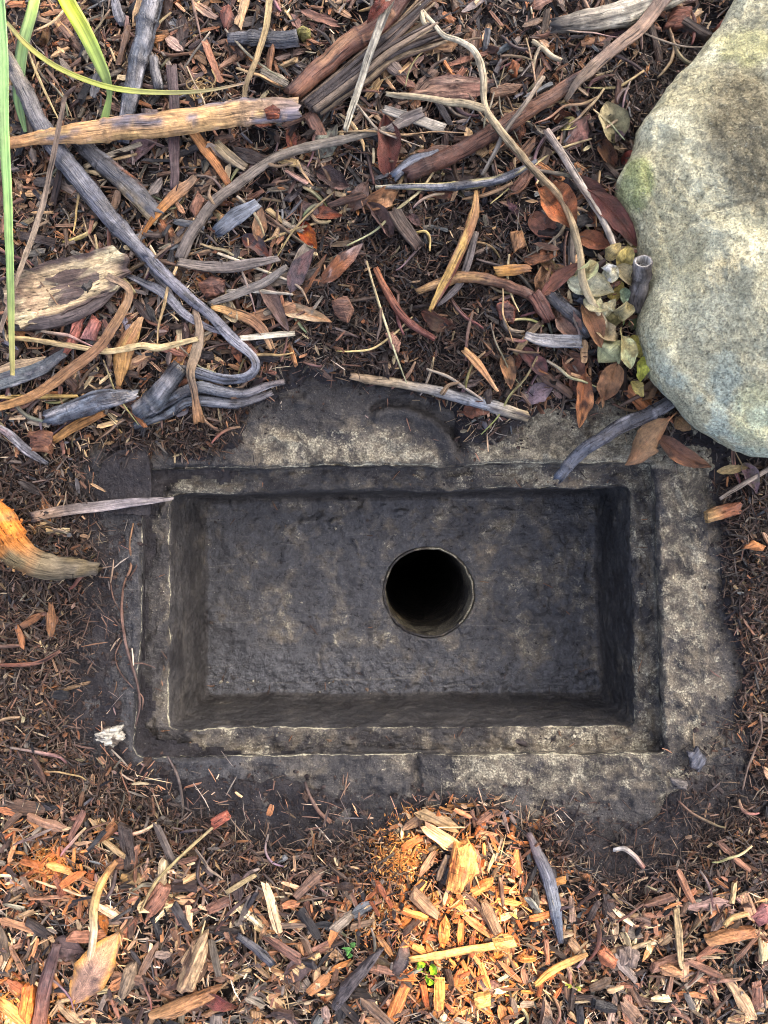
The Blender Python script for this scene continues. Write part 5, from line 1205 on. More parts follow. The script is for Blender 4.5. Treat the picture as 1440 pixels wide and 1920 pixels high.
# chips and bits placed by hand
PL = [
    ('bark_chip', 'bark chip', 'squared red brown bark chip near the top edge beside the tan straw', 'squared red brown chip', [(408, 22), (430, 10), (444, 44), (424, 62)], dict(thick=0.006, cols=[(132, 80, 62)], ang=1.2)),
    ('bark_chip', 'bark chip', 'square red brown bark chip next to the boulder at the top', 'square red brown chip', [(1262, 14), (1296, 18), (1284, 56), (1244, 54)], dict(thick=0.008, cols=[(136, 90, 70), (120, 74, 58)], ang=0.1)),
    ('bark_chip', 'bark chip', 'reddish bark chip wedged against the upper boulder edge', None, [(1338, 56), (1362, 30), (1372, 36), (1350, 68)], dict(thick=0.008, cols=[(150, 90, 66)], ang=0.9)),
    ('bark_chip', 'bark chip', 'orange diamond shaped chip beside the pale forked root', 'orange diamond chip', [(952, 132), (960, 114), (974, 124), (968, 150)], dict(thick=0.005, cols=[(176, 108, 66)], ang=1.2)),
    ('bark_chip', 'bark chip', 'tan square chip in the grey litter beside the big leaves', 'tan square chip', [(956, 436), (978, 434), (986, 462), (964, 472)], dict(thick=0.006, cols=[(190, 138, 90)], ang=1.4)),
    ('bark_chip', 'bark chip', 'pale brown chip standing beside the curved grey stem', 'pale brown chip', [(356, 392), (372, 360), (386, 378), (368, 412)], dict(thick=0.006, cols=[(160, 116, 92)], ang=1.2)),
    ('bark_chip', 'bark chip', 'rounded brown bark lump under the hooked charred branch', 'rounded bark lump', [(374, 536), (400, 520), (424, 528), (422, 552), (388, 562)], dict(thick=0.012, dome=0.006, cols=[(140, 96, 74)], blot=[((92, 64, 54), 0.5, 200, 200)])),
    ('bark_chip', 'bark chip', 'salmon red bark chip below the cream bark slab', 'salmon red chip', [(128, 640), (140, 598), (160, 592), (150, 636), (118, 672)], dict(thick=0.005, cols=[(172, 108, 92)], ang=1.1)),
    ('bark_chip', 'bark chip', 'pinkish bark chip beside the salmon red chip', 'pinkish bark chip', [(152, 636), (174, 590), (192, 604), (178, 640)], dict(thick=0.005, cols=[(166, 122, 116), (180, 110, 90)], ang=1.2)),
    ('bark_chip', 'bark chip', 'brown square bark chip at the left edge below the pinkish grey strip', 'brown square chip', [(58, 812), (84, 806), (104, 812), (96, 850), (64, 846)], dict(thick=0.010, cols=[(140, 98, 72)], blot=[((104, 70, 54), 0.55, 100, 200)])),
    ('bark_chip', 'bark chip', 'round dark bark chip beside the brown leaves near the arched stem', 'round dark bark chip', [(930, 572), (950, 564), (968, 580), (962, 606), (938, 600)], dict(thick=0.008, cols=[(100, 74, 66)], edge=(150, 92, 70))),
    ('bark_chip', 'bark chip', 'brown rough bark piece in the dark fibres above the rim', 'rough bark piece', [(622, 566), (650, 556), (664, 580), (652, 606), (628, 592)], dict(thick=0.008, cols=[(104, 76, 62)], edge=(136, 98, 76))),
    ('bark_chip', 'bark chip', 'ribbed oval bark flake under the reddish split twig', 'ribbed oval flake', [(722, 626), (738, 622), (752, 644), (748, 662), (732, 654)], dict(thick=0.004, cols=[(150, 112, 92)], ang=1.0)),
    ('bark_chip', 'bark chip', 'bright red brown chip lying alone on the wet soil below the drain', 'lone red chip', [(396, 1536), (424, 1520), (434, 1532), (402, 1554)], dict(thick=0.006, cols=[(168, 96, 74)], ang=0.6)),
    ('bark_chip', 'bark chip', 'ragged brown wood chunk with orange grain at the right edge', 'ragged orange grained chunk', [(1322, 960), (1340, 950), (1386, 940), (1388, 962), (1350, 974), (1326, 980)], dict(thick=0.010, cols=[(186, 150, 96), (150, 96, 62), (126, 78, 56)], ang=0.25, ridge=0.006)),
    ('bark_chip', 'bark chip', 'orange fan shaped chip among dark shreds at the right', 'orange fan shaped chip', [(1392, 1028), (1410, 1012), (1434, 1024), (1428, 1034)], dict(thick=0.004, cols=[(186, 124, 74)], ang=0.2)),
    ('bark_chip', 'bark chip', 'slate grey stone like chip beside the lower corner of the drain', 'slate grey chip', [(1290, 1412), (1308, 1402), (1324, 1420), (1312, 1446), (1296, 1438)], dict(thick=0.005, dome=0.001, jag=0.12, cols=[(110, 112, 118)], edge=(84, 84, 88), gloss=0.4, ang=0.9, rough=0.002)),
    ('bark_chip', 'bark chip', 'grey wood block lying in the black mud at the lower corner', None, [(1256, 1458), (1288, 1464), (1286, 1480), (1262, 1476)], dict(thick=0.006, cols=[(112, 106, 100)], gloss=0.45)),
    ('bark_chunk', 'bark chunk', 'upright golden bark chunk in the sunlit chips below the drain', 'upright golden bark chunk', [(836, 1662), (842, 1620), (852, 1582), (878, 1576), (892, 1600), (896, 1632), (872, 1652), (860, 1672)], dict(thick=0.014, dome=0.006, lift=0.012, cols=[(196, 134, 78), (206, 146, 84)], ang=1.4, blot=[((160, 96, 56), 0.6, 60, 120)], ridge=0.006)),
    ('bark_chunk', 'bark chunk', 'cracked pale tan bark chunk upright in the lower mulch', 'cracked pale bark chunk', [(334, 1850), (340, 1800), (362, 1762), (390, 1744), (388, 1790), (366, 1850)], dict(thick=0.010, dome=0.006, lift=0.010, cols=[(176, 146, 108), (190, 160, 120)], ang=1.1, ridge=0.010, blot=[((110, 84, 64), 0.6, 40, 300)])),
    ('bark_chunk', 'bark chunk', 'long tan splint of wood pointing right at the bottom edge', 'long tan splint', [(282, 1898), (330, 1876), (415, 1846), (400, 1870), (330, 1904), (284, 1906)], dict(thick=0.006, lift=0.012, cols=[(176, 134, 90), (160, 112, 74)], ang=0.4, ridge=0.004)),
    ('bark_chunk', 'bark chunk', 'wide reddish chip with grey end leaning in the lower mulch', 'wide reddish chip', [(262, 1700), (300, 1652), (322, 1664), (308, 1700), (284, 1716)], dict(thick=0.008, lift=0.008, cols=[(140, 96, 74)], ang=0.9)),
    ('bark_chunk', 'bark chunk', 'orange wood block standing in the bottom left corner', 'orange wood block', [(38, 1900), (44, 1848), (66, 1842), (66, 1890), (58, 1918)], dict(thick=0.010, lift=0.012, cols=[(196, 112, 52)], ang=1.4, ridge=0.004)),
    ('bark_chunk', 'bark chunk', 'grey cracked bark piece beside the pinkish golden edged leaf', 'grey cracked bark', [(224, 1860), (236, 1810), (258, 1800), (260, 1838), (238, 1866)], dict(thick=0.008, lift=0.010, cols=[(138, 118, 94)], ang=1.2, ridge=0.008)),
    ('bark_chunk', 'bark chunk', 'dark twisted strip of wood leaning in the bottom mulch', 'dark leaning wood strip', [(620, 1886), (640, 1846), (700, 1786), (722, 1772), (690, 1822), (634, 1892)], dict(thick=0.006, lift=0.012, cols=[(76, 70, 70), (92, 84, 82)], ang=0.9, ridge=0.004)),
    ('bark_chunk', 'bark chunk', 'pale yellow square chip near the bottom edge in the sun', 'pale yellow chip', [(888, 1868), (918, 1860), (920, 1880), (892, 1888)], dict(thick=0.008, lift=0.012, cols=[(200, 158, 92)], ang=0.2)),
    ('bark_chunk', 'bark chunk', 'pale yellow split chip at the end of the straight tan stick', 'pale yellow split chip', [(922, 1762), (962, 1756), (968, 1770), (926, 1782)], dict(thick=0.008, lift=0.012, cols=[(196, 160, 100)], ang=0.2, ridge=0.004)),
    ('bark_chunk', 'bark chunk', 'round orange brown chip in the right lower mulch', 'round orange brown chip', [(1118, 1782), (1134, 1774), (1158, 1796), (1150, 1814), (1126, 1806)], dict(thick=0.006, lift=0.010, cols=[(180, 112, 76)], ang=2.5)),
    ('bark_chunk', 'bark chunk', 'grey cracked chip next to the round orange brown chip', None, [(1156, 1780), (1180, 1772), (1200, 1784), (1192, 1812), (1164, 1808)], dict(thick=0.006, lift=0.010, cols=[(140, 122, 108)], ang=1.5, ridge=0.006)),
    ('bark_chunk', 'bark chunk', 'tan flat chip right of the grey cracked chip', None, [(1236, 1810), (1256, 1806), (1282, 1818), (1280, 1832), (1240, 1826)], dict(thick=0.005, lift=0.010, cols=[(186, 138, 96)], ang=-0.2)),
    ('bark_chunk', 'bark chunk', 'long orange tan chip in the right lower mulch', 'long orange tan chip', [(1322, 1756), (1360, 1744), (1412, 1738), (1416, 1752), (1360, 1764), (1326, 1770)], dict(thick=0.008, lift=0.012, cols=[(190, 140, 92), (176, 118, 76)], ang=0.2, ridge=0.004)),
    ('bark_chunk', 'bark chunk', 'pinkish red chip at the right edge of the lower mulch', None, [(1408, 1716), (1432, 1696), (1452, 1700), (1448, 1724), (1420, 1734)], dict(thick=0.006, lift=0.010, cols=[(166, 106, 100)], ang=0.5)),
    ('mud_slab', 'stone', 'flat blue grey stone corner showing beside the drain', 'blue grey stone corner', [(196, 866), (222, 846), (278, 836), (286, 900), (284, 966), (212, 962), (176, 930)], dict(thick=0.008, dome=0.0, mat=M_SOIL, lift=0.002, cols=[(84, 92, 98)], gloss=0.5, rough=0.001, jag=0.02, blot=[((62, 66, 72), 0.5, 60, 60)])),
    ('pale_lump', 'stone', 'cream crumbly lump in the mud left of the drain', 'cream crumbly lump', [(180, 1378), (198, 1366), (228, 1362), (234, 1382), (214, 1398), (192, 1392)], dict(thick=0.006, dome=0.003, lift=0.004, cols=[(196, 190, 170)], gloss=0.8, jag=0.16, rough=0.003, blot=[((96, 86, 74), 0.55, 200, 200)])),
]
for nm, ct, lb, lm, poly, kw in PL:
    kw.setdefault('lift', 0.008)
    plate(nm, ct, lb, lm, poly, **kw)

# root on the left rim, bottom straws and sticks
rr = stick('thin_root', 'root', 'thin red brown root winding down the left rim of the drain', 'thin winding root', [(250, 982), (243, 1020), (246, 1060), (232, 1100), (228, 1150), (234, 1200), (244, 1240), (256, 1280), (262, 1322), (254, 1362)], [3, 4, 5, 4, 6, 5, 6, 5, 5, 3], [(150, 112, 76), (118, 88, 70), (100, 78, 68), (92, 72, 64)], lift=0.0015, sect='thin', rough=0.12)
for pp in ([(250, 1040), (256, 1060), (240, 1088)], [(206, 1085), (212, 1120), (228, 1152)], [(240, 1246), (266, 1244), (290, 1252)], [(228, 1200), (216, 1230), (226, 1262), (250, 1290)], [(262, 1300), (268, 1310), (266, 1330)]):
    stick('rootlet', None, None, None, pp, [2.5, 3, 2], [(118, 88, 70), (100, 78, 66)], lift=0.001, sect='thin', parent=rr)
for nm, ct, lb, lm, pp, w, cs, kw in [
    ('bent_straw', 'straw', 'thin straw slanting from the lone red chip down into the mulch', 'thin slanting straw', [(398, 1552), (350, 1596), (304, 1640), (284, 1668), (262, 1712)], [5, 6, 6, 6, 4], [(186, 164, 116), (196, 176, 120), (160, 136, 96)], dict(sect='thin', lift=0.014)),
    ('short_straw', 'straw', 'short thick cream straw in the lower mulch', 'short cream straw', [(428, 1672), (450, 1658), (476, 1642)], [9, 10, 8], [(206, 180, 130)], dict(lift=0.012)),
    ('charred_splint', 'stick', 'long slate charred stick dividing sunlit chips from dark mud', 'long slate stick', [(992, 1566), (1008, 1598), (1026, 1640), (1038, 1690), (1052, 1764)], [12, 24, 24, 22, 10], [(92, 72, 66), (96, 94, 98), (104, 114, 128), (70, 74, 82)], dict(sect='gutter', lift=0.010, mat=M_CHAR, gloss=0.34)),
    ('straight_stick', 'stick', 'straight tan stick lying level in the sunlit chips', 'straight tan stick', [(772, 1800), (820, 1792), (870, 1782), (922, 1774)], [9, 14, 14, 13], [(206, 158, 96), (200, 150, 92)], dict(lift=0.016)),
    ('cream_twig', 'twig', 'crooked cream twig standing beside the bright orange folded leaf', 'crooked cream twig', [(170, 1806), (174, 1760), (176, 1712), (184, 1672), (200, 1640), (216, 1618)], [14, 15, 15, 16, 15, 9], [(190, 160, 116), (206, 192, 160), (200, 168, 112), (206, 160, 92), (176, 128, 80)], dict(lift=0.018, rough=0.16, blot=[((176, 120, 60), 0.62, 30, 100)])),
    ('brown_rod', 'stick', 'dark reddish rod leaning beside the orange wood block', 'dark reddish rod', [(74, 1920), (84, 1860), (96, 1810), (106, 1775)], [26, 26, 24, 14], [(120, 82, 68), (110, 78, 70), (90, 70, 66)], dict(lift=0.012)),
    ('grey_twig', 'twig', 'pale grey twig slanting at the right edge below the boulder', 'pale grey twig', [(1352, 934), (1390, 910), (1430, 886), (1465, 862)], [6, 9, 9, 9], [(176, 160, 140), (166, 150, 132)], dict(lift=0.014)),
    ('white_twig', 'twig', 'white peeling twig lying in the black mud below the drain', 'white peeling twig', [(1152, 1594), (1170, 1592), (1190, 1606), (1206, 1626)], [7, 9, 9, 9], [(200, 196, 186), (190, 176, 160), (140, 96, 80)], dict(lift=0.010)),
    ('split_reed', 'reed', 'pale double reed standing in the right lower mulch', None, [(1268, 1708), (1272, 1750), (1276, 1800), (1280, 1814)], [10, 14, 13, 8], [(176, 150, 106), (186, 162, 120)], dict(lift=0.014, sect='strip')),
    ('curved_twig', 'twig', 'curved cream twig in the right lower mulch', 'curved cream twig', [(1360, 1734), (1372, 1722), (1398, 1714)], [10, 10, 9], [(190, 160, 104), (196, 156, 100)], dict(lift=0.014)),
    ('golden_strip', 'bark strip', 'long golden shredded strip crossing the bottom edge chips', 'golden shredded strip', [(1005, 1846), (1030, 1822), (1060, 1806), (1098, 1790)], [10, 14, 14, 8], [(190, 138, 76), (196, 148, 88)], dict(lift=0.016, sect='strip')),
    ('dark_root', 'root', 'black wet root curving among the lower chips', 'black wet root', [(448, 1756), (470, 1772), (492, 1790), (508, 1806)], [12, 15, 16, 14], [(58, 56, 60), (66, 66, 72)], dict(lift=0.010, mat=M_CHAR, gloss=0.3)),
    ('mud_twig', 'twig', 'small curved twig stuck in the wet mud below the rim', None, [(572, 1468), (582, 1496), (598, 1522), (618, 1540)], [5, 7, 7, 8], [(84, 68, 60), (120, 90, 72)], dict(lift=0.003)),
    ('ledge_twig', 'twig', 'short dark stick lying on the lower ledge of the drain', None, [(956, 1388), (970, 1390), (985, 1394)], [9, 10, 9], [(70, 62, 60)], dict(lift=-0.026)),
    ('fine_root', 'root', 'hair thin brown root trailing down the dark soil at the right', 'hair thin root', [(1425, 1340), (1428, 1372), (1418, 1400), (1402, 1440), (1392, 1480)], [4, 4, 4, 4, 3], [(120, 100, 84)], dict(lift=0.012, sect='thin')),
]:
    stick(nm, ct, lb, lm, pp, w, cs, **kw)

# seedlings
def seedling(label, spots, col, lm=None):
    e = bpy.data.objects.new('seedling', None); COL.objects.link(e)
    cx = sum(s[0] for s in spots) / len(spots); cy = sum(s[1] for s in spots) / len(spots)
    e.location = tuple(on_ground(np.array([cx]), np.array([cy]))[0])
    tag(e, label, 'seedling'); LAND.append((lm, cx, cy))
    for (x, y, dx, dy, w) in spots:
        V, F, t, g, P, T = leaf_mesh((x - dx, y - dy), (x + dx, y + dy), w, lift=(0.012, 0.018, 0.016), cols=(col, tuple(min(255, int(c * 1.1)) for c in col)), gloss=0.4, shape=1.0, wave=0.3)
        put('leaf', V, F, M_LEAF, t, g, True, e)
        pts = np.array([np.array(e.location), (np.array(e.location) + P[0]) / 2 + np.array([0, 0, 0.002]), P[0]])
        V, F, t, g = sweep(pts, [0.0012, 0.001, 0.001], 'thin', 1.0, [C(*col) * 0.8], 0.5)
        put('stem', V, F, M_GRASS, t, g, True, e)
seedling('bright lime seedling in the sunlit chips near the bottom', [(790, 1812, 8, -4, 16), (812, 1818, 3, 10, 14), (806, 1838, 9, 7, 14)], (130, 186, 30), 'bright lime seedling')
seedling('tiny round leaved green seedling in the lower mulch', [(652, 1780, 7, 2, 17), (662, 1772, 5, -3, 11), (656, 1790, 3, 5, 9)], (92, 150, 70), 'round leaved seedling')
seedling('tiny yellowish seedling in the bottom mulch', [(1066, 1848, 5, 4, 9), (1084, 1854, 6, 2, 9)], (170, 176, 60), 'tiny yellowish seedling')

tuft = bpy.data.objects.new('root_tuft', None); COL.objects.link(tuft)
tuft.location = tuple(on_ground(np.array([372.]), np.array([168.]))[0])
tag(tuft, 'small tangled tuft of curly yellowish rootlets above the pale peeled branch', 'root tuft'); LAND.append(('curly root tuft', 372, 168))
for q in range(26):
    a = rng.uniform(0, 6.28); r0 = rng.uniform(4, 22); x0, y0 = 372 + rng.normal(0, 8), 168 + rng.normal(0, 8)
    pp = [(x0 + r0 * math.cos(a + k * 1.1) * (1 - 0.1 * k), y0 + r0 * math.sin(a + k * 1.1) * (1 - 0.1 * k)) for k in range(4)]
    stick('rootlet', None, None, None, pp, [2.6, 2.6, 2], [(186, 158, 104), (150, 120, 80)], lift=0.006 + 0.008 * rng.random(), sect='thin', parent=tuft)

for par, pp, w in (('brown_branch', [(940, 240), (948, 222), (962, 210)], [8, 7, 4]), ('curved_stalk', [(500, 306), (520, 312), (548, 306)], [8, 6, 3]), ('curved_stalk', [(400, 382), (392, 366), (396, 348)], [8, 6, 3]),
                   ('forked_root', [(1064, 396), (1082, 390), (1100, 396)], [8, 6, 3]), ('forked_root', [(1108, 562), (1120, 556), (1128, 546)], [8, 6, 4]), ('forked_root', [(870, 86), (884, 74), (902, 72)], [7, 5, 3]), ('peeled_branch', [(380, 222), (392, 208), (410, 200)], [12, 8, 4]),
                   ('edge_stick', [(830, 736), (842, 722), (860, 718)], [10, 7, 4]), ('reddish_stalk', [(640, 96), (628, 84), (622, 66)], [10, 8, 4]), ('cream_twig', [(200, 658), (206, 670), (204, 684)], [9, 8, 6])):
    p_ = bpy.data.objects[par]
    stick('side_twig', None, None, None, pp, w, [(150, 124, 92) if par != 'brown_branch' else (96, 68, 54), (130, 108, 84)], lift=0.018, parent=p_, sect='thin')

for lb, b_, t_, w_, cs in (
    ('cream crumpled leaf under the large cream leaf', (1096, 552), (1134, 584), 34, ((222, 212, 164), (206, 190, 136))),
    ('pale straw leaf between the cream leaves and the upright tan brown leaf', (1128, 596), (1154, 560), 28, ((208, 192, 138), (216, 204, 156))),
    ('small cream leaf at the foot of the hollow stub', (1158, 592), (1186, 572), 26, ((214, 202, 150), (196, 178, 120))),
    ('crumpled straw leaf above the crumpled cream leaf', (1136, 486), (1164, 456), 28, ((204, 184, 126), (190, 168, 108))),
    ('curled beige leaf above the veined pale green leaf', (1124, 622), (1158, 634), 30, ((196, 170, 124), (206, 186, 140))),
    ('yellowish leaf scrap below the lime green leaf', (1186, 714), (1206, 744), 24, ((206, 190, 120), (196, 176, 104))),
    ('cream leaf half behind the large cream leaf', (1086, 520), (1120, 492), 28, ((220, 210, 160), (206, 194, 140)))):
    leaf('fallen_leaf', 'leaf', lb, None, b_, t_, w_, 0, None, cols=cs, gloss=0.5, wave=0.42, fold=float(rng.uniform(0.2, 0.7)), lift=(0.016, 0.026, 0.024))

# ------------------------------------------------------------------ the mulch
def tmpl_block(r):
    """splintery chip, length 1, width 1, height 1"""
    st = np.array([-0.5, -0.2, 0.15, 0.5])
    a = np.array([0.5, 1.1, 2.0, 3.5, 4.2, 5.4]) + r.normal(0, 0.12, 6)
    V = []
    for k, x in enumerate(st):
        s = 1.0 + r.normal(0, 0.10)
        if k in (0, 3): s *= r.uniform(0.6, 1.0)
        ring = np.stack([np.full(6, x), np.clip(np.cos(a) * 0.7, -0.5, 0.5) * s, np.clip(np.sin(a) * 0.7, -0.5, 0.5) * s], -1)
        if k in (0, 3): ring[:, 0] += r.uniform(-0.14, 0.14, 6)
        ring[:, 1:] += r.normal(0, 0.05, (6, 2))
        V.append(ring)
    V = np.concatenate(V)
    V[:, 2] += r.normal(0, 0.10) * (V[:, 0] * 2) ** 2
    F = []
    for k in range(3):
        for j in range(6):
            F.append((k * 6 + j, k * 6 + (j + 1) % 6, k * 6 + 6 + (j + 1) % 6, k * 6 + 6 + j))
    F.append((0, 3, 2, 1)); F.append((0, 5, 4, 3)); F.append((18, 19, 20, 21)); F.append((18, 21, 22, 23))
    return V, np.array(F)

def tmpl_flake(r, nx=6, ny=4):
    """thin curled bark flake"""
    x = np.linspace(-0.5, 0.5, nx); y = np.linspace(-0.5, 0.5, ny)
    X, Y = np.meshgrid(x, y, indexing='ij')
    tap = 1 - r.uniform(0.1, 0.8) * (np.abs(X) * 2) ** r.uniform(1.5, 4)
    Yt = Y * tap + r.normal(0, 0.05, X.shape) + r.normal(0, 0.25) * X * X
    Xt = X + r.normal(0, 0.04, X.shape)
    Z = r.uniform(-0.9, 1.0) * (Y * 2) ** 2 * 0.6 + r.normal(0, 0.5) * X * X + r.normal(0, 0.08, X.shape) + r.normal(0, 0.4) * X * Y
    th = r.uniform(0.25, 0.5)
    V = np.concatenate([np.stack([Xt, Yt, Z + th / 2], -1).reshape(-1, 3), np.stack([Xt, Yt, Z - th / 2], -1).reshape(-1, 3)])
    K = nx * ny; F = []
    for i in range(nx - 1):
        for j in range(ny - 1):
            a = i * ny + j
            F.append((a, a + ny, a + ny + 1, a + 1)); F.append((K + a, K + a + 1, K + a + ny + 1, K + a + ny))
    per = [i * ny for i in range(nx)] + [(nx - 1) * ny + j for j in range(1, ny)] + [i * ny + ny - 1 for i in range(nx - 2, -1, -1)] + [j for j in range(ny - 2, 0, -1)]
    for q in range(len(per)):
        a, b = per[q], per[(q + 1) % len(per)]
        F.append((a, a + K, b + K, b))
    return V, np.array(F)

def tmpl_fibre(r):
    n = 3
    x = np.linspace(-0.5, 0.5, n)
    by, bz = r.normal(0, 0.035), r.normal(0, 0.03)
    cy, cz = r.normal(0, 0.012, n), r.normal(0, 0.01, n)
    V = []
    for k in range(n):
        s = 1.0 if 0 < k < n - 1 else r.uniform(0.25, 0.8)
        for a in (0.6, 2.6, 4.7):
            V.append((x[k], math.cos(a) * 0.5 * s, math.sin(a) * 0.5 * s, by * (2 * x[k]) ** 2 + cy[k], bz * (2 * x[k]) ** 2 + cz[k]))
    V = np.array(V)
    F = []
    for k in range(n - 1):
        for j in range(3):
            F.append((k * 3 + j, k * 3 + (j + 1) % 3, k * 3 + 3 + (j + 1) % 3, k * 3 + 3 + j))
    return V, np.array(F)

def tmpl_crumb(r):
    V = np.array([[1, 0, 0], [-1, 0, 0], [0, 1, 0], [0, -1, 0], [0, 0, 1], [0, 0, -1], [.6, .6, .5], [-.6, .6, .4], [.6, -.6, .4], [-.6, -.6, .5]], float) * 0.5
    V = V * r.uniform(0.65, 1.3, (len(V), 1))
    F = np.array([(4, 8, 0, 6), (4, 6, 2, 7), (4, 7, 1, 9), (4, 9, 3, 8), (5, 2, 6, 0), (5, 1, 7, 2), (5, 3, 9, 1), (5, 0, 8, 3)])
    return V, F

def rot(yaw, tilt, roll):
    cy, sy, ct, st_, cr, sr = np.cos(yaw), np.sin(yaw), np.cos(tilt), np.sin(tilt), np.cos(roll), np.sin(roll)
    R = np.zeros((len(yaw), 3, 3))
    R[:, 0, 0] = cy * ct; R[:, 0, 1] = cy * st_ * sr - sy * cr; R[:, 0, 2] = cy * st_ * cr + sy * sr
    R[:, 1, 0] = sy * ct; R[:, 1, 1] = sy * st_ * sr + cy * cr; R[:, 1, 2] = sy * st_ * cr - cy * sr
    R[:, 2, 0] = -st_; R[:, 2, 1] = ct * sr; R[:, 2, 2] = ct * cr
    return R

def instance(tmpls, pos, size, yaw, tilt, roll, col, gloss):
    """one array of vertices per template; yields (V (k,v,3), F, tint, grain, index)"""
    n = len(pos); pick = rng.integers(0, len(tmpls), n)
    R = rot(yaw, tilt, roll)
    for t, (TV, TF) in enumerate(tmpls):
        k = np.where(pick == t)[0]
        if not len(k): continue
        if TV.shape[1] == 5:
            L = np.stack([TV[None, :, 0] * size[k, 0:1], TV[None, :, 1] * size[k, 1:2] + TV[None, :, 3] * size[k, 0:1], TV[None, :, 2] * size[k, 2:3] + TV[None, :, 4] * size[k, 0:1]], -1)
        else:
            L = TV[None] * size[k][:, None]
        V = np.einsum('kij,kvj->kvi', R[k], L) + pos[k][:, None]
        gr = L + (k % 397)[:, None, None] * np.array([0.031, 0.017, 0.011])
        ti = np.concatenate([np.repeat(col[k][:, None], len(TV), 1), np.repeat(gloss[k][:, None, None], len(TV), 1)], -1)
        yield V, TF, ti, gr, k

def merged(name, label, mat, *args):
    Vs, Fs, Ts, Gs, off = [], {}, [], [], 0
    for V, TF, ti, gr, k in instance(*args):
        nk, nv = V.shape[:2]
        f = TF[None] + (off + np.arange(nk) * nv)[:, None, None]
        Fs.setdefault(TF.shape[1], []).append(f.reshape(-1, TF.shape[1]))
        Vs.append(V.reshape(-1, 3)); Ts.append(ti.reshape(-1, 4)); Gs.append(gr.reshape(-1, 3)); off += nk * nv
    me = make_mesh(name, np.concatenate(Vs), [np.concatenate(v) for v in Fs.values()], mat, np.concatenate(Ts), np.concatenate(Gs), False)
    return tag(link(name, me), label, None, None, 'stuff')

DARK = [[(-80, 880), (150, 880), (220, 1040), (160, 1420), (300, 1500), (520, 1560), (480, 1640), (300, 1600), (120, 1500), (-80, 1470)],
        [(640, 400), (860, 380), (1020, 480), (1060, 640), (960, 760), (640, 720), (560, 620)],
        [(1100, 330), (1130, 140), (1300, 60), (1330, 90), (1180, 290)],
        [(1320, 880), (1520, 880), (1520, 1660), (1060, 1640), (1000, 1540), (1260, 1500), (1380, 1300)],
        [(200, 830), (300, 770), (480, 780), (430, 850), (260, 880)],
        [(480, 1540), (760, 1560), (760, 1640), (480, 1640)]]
BOUL = [(1385, -14), (1292, 128), (1200, 236), (1160, 345), (1200, 482), (1216, 540), (1203, 600), (1231, 715), (1292, 790), (1440, 859), (1600, 859), (1600, -100)]

def zone_masks(px, py):
    wob = (fbm(np.stack([px / 45, py / 45, px * 0 + 3], -1), 2, 13) - 0.5) * 60
    mud = np.min([poly_sd(px, py, z) for z in MUD], 0) + wob
    dark = np.min([poly_sd(px, py, z) for z in DARK], 0) + wob
    sd = expo_sd(px, py)
    bo = poly_sd(px, py, BOUL)
    return mud, dark, sd, bo

def sample(n, dens):
    out = np.zeros((0, 2))
    while len(out) < n:
        p = np.stack([rng.uniform(-190, 1630, n * 2), rng.uniform(-160, 2080, n * 2)], -1)
        d = dens(p[:, 0], p[:, 1])
        out = np.vstack([out, p[rng.random(len(p)) < d]])
    return out[:n]

def dens_chip(px, py):
    mud, dark, sd, bo = zone_masks(px, py)
    d = sst(18, 70, sd) * (0.12 + 0.88 * sst(-10, 60, dark)) * (0.02 + 0.98 * sst(-5, 40, mud))
    cl = fbm(np.stack([px / 55, py / 55, px * 0 + 9], -1), 3, 61)
    return np.clip(d * (0.35 + 1.3 * sst(0.36, 0.62, cl)), 0, 1) * (bo > 12)

def dens_fib(px, py):
    mud, dark, sd, bo = zone_masks(px, py)
    d = sst(-6, 28, sd) * (0.17 + 0.83 * sst(-20, 30, mud)) * (0.36 + 0.64 * sst(30, -20, dark))
    d = np.maximum(d, 0.010 * (sd > -45))
    inside = poly_sd(px, py, [(262, 885), (1230, 872), (1240, 1408), (262, 1412)]) < 6
    return d * (bo > -20) * (~inside)

PAL = [  # colour, weight upper, weight lower, word
    ((116, 84, 66), 2.0, 2.0, 'reddish brown'), ((156, 112, 82), 1.2, 2.2, 'light reddish'), ((104, 82, 64), 2.4, 2.0, 'mid brown'), ((60, 46, 38), 3.2, 2.8, 'dark brown'),
    ((122, 110, 96), 2.2, 1.8, 'grey brown'), ((190, 154, 112), 1.2, 2.2, 'tan'), ((212, 186, 142), 0.6, 1.0, 'pale straw'), ((44, 41, 40), 2.4, 1.5, 'charcoal'), ((146, 120, 104), 0.5, 0.6, 'pinkish'),
    ((172, 116, 72), 0.7, 1.6, 'orange brown'), ((100, 100, 100), 0.8, 0.3, 'slate grey')]
def pick_col(px, py, darkness):
    wu = np.array([p[1] for p in PAL]); wl = np.array([p[2] for p in PAL])
    low = py > 1150
    idx = np.where(low, rng.choice(len(PAL), len(px), p=wl / wl.sum()), rng.choice(len(PAL), len(px), p=wu / wu.sum()))
    c = np.array([C(*p[0]) for p in PAL])[idx]
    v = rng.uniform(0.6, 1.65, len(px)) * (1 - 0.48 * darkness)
    gold = np.exp(-(((px - 860) / 150) ** 2 + ((py - 1740) / 170) ** 2)) + np.exp(-(((px - 90) / 80) ** 2 + ((py - 1630) / 60) ** 2)) + np.exp(-(((px - 40) / 90) ** 2 + ((py - 1890) / 50) ** 2))  # orange sunlight put into the chip colours inside the sun patches
    sun_tinted = (rng.random(len(px)) < gold * 0.75)
    c[sun_tinted] = np.array([C(184, 114, 58), C(170, 98, 52), C(194, 132, 72), C(140, 80, 46)])[rng.integers(0, 4, sun_tinted.sum())]
    v = np.where(sun_tinted, v * 0.6 + 0.4, v)
    return c * v[:, None] * rng.uniform(0.93, 1.07, (len(px), 3)), idx

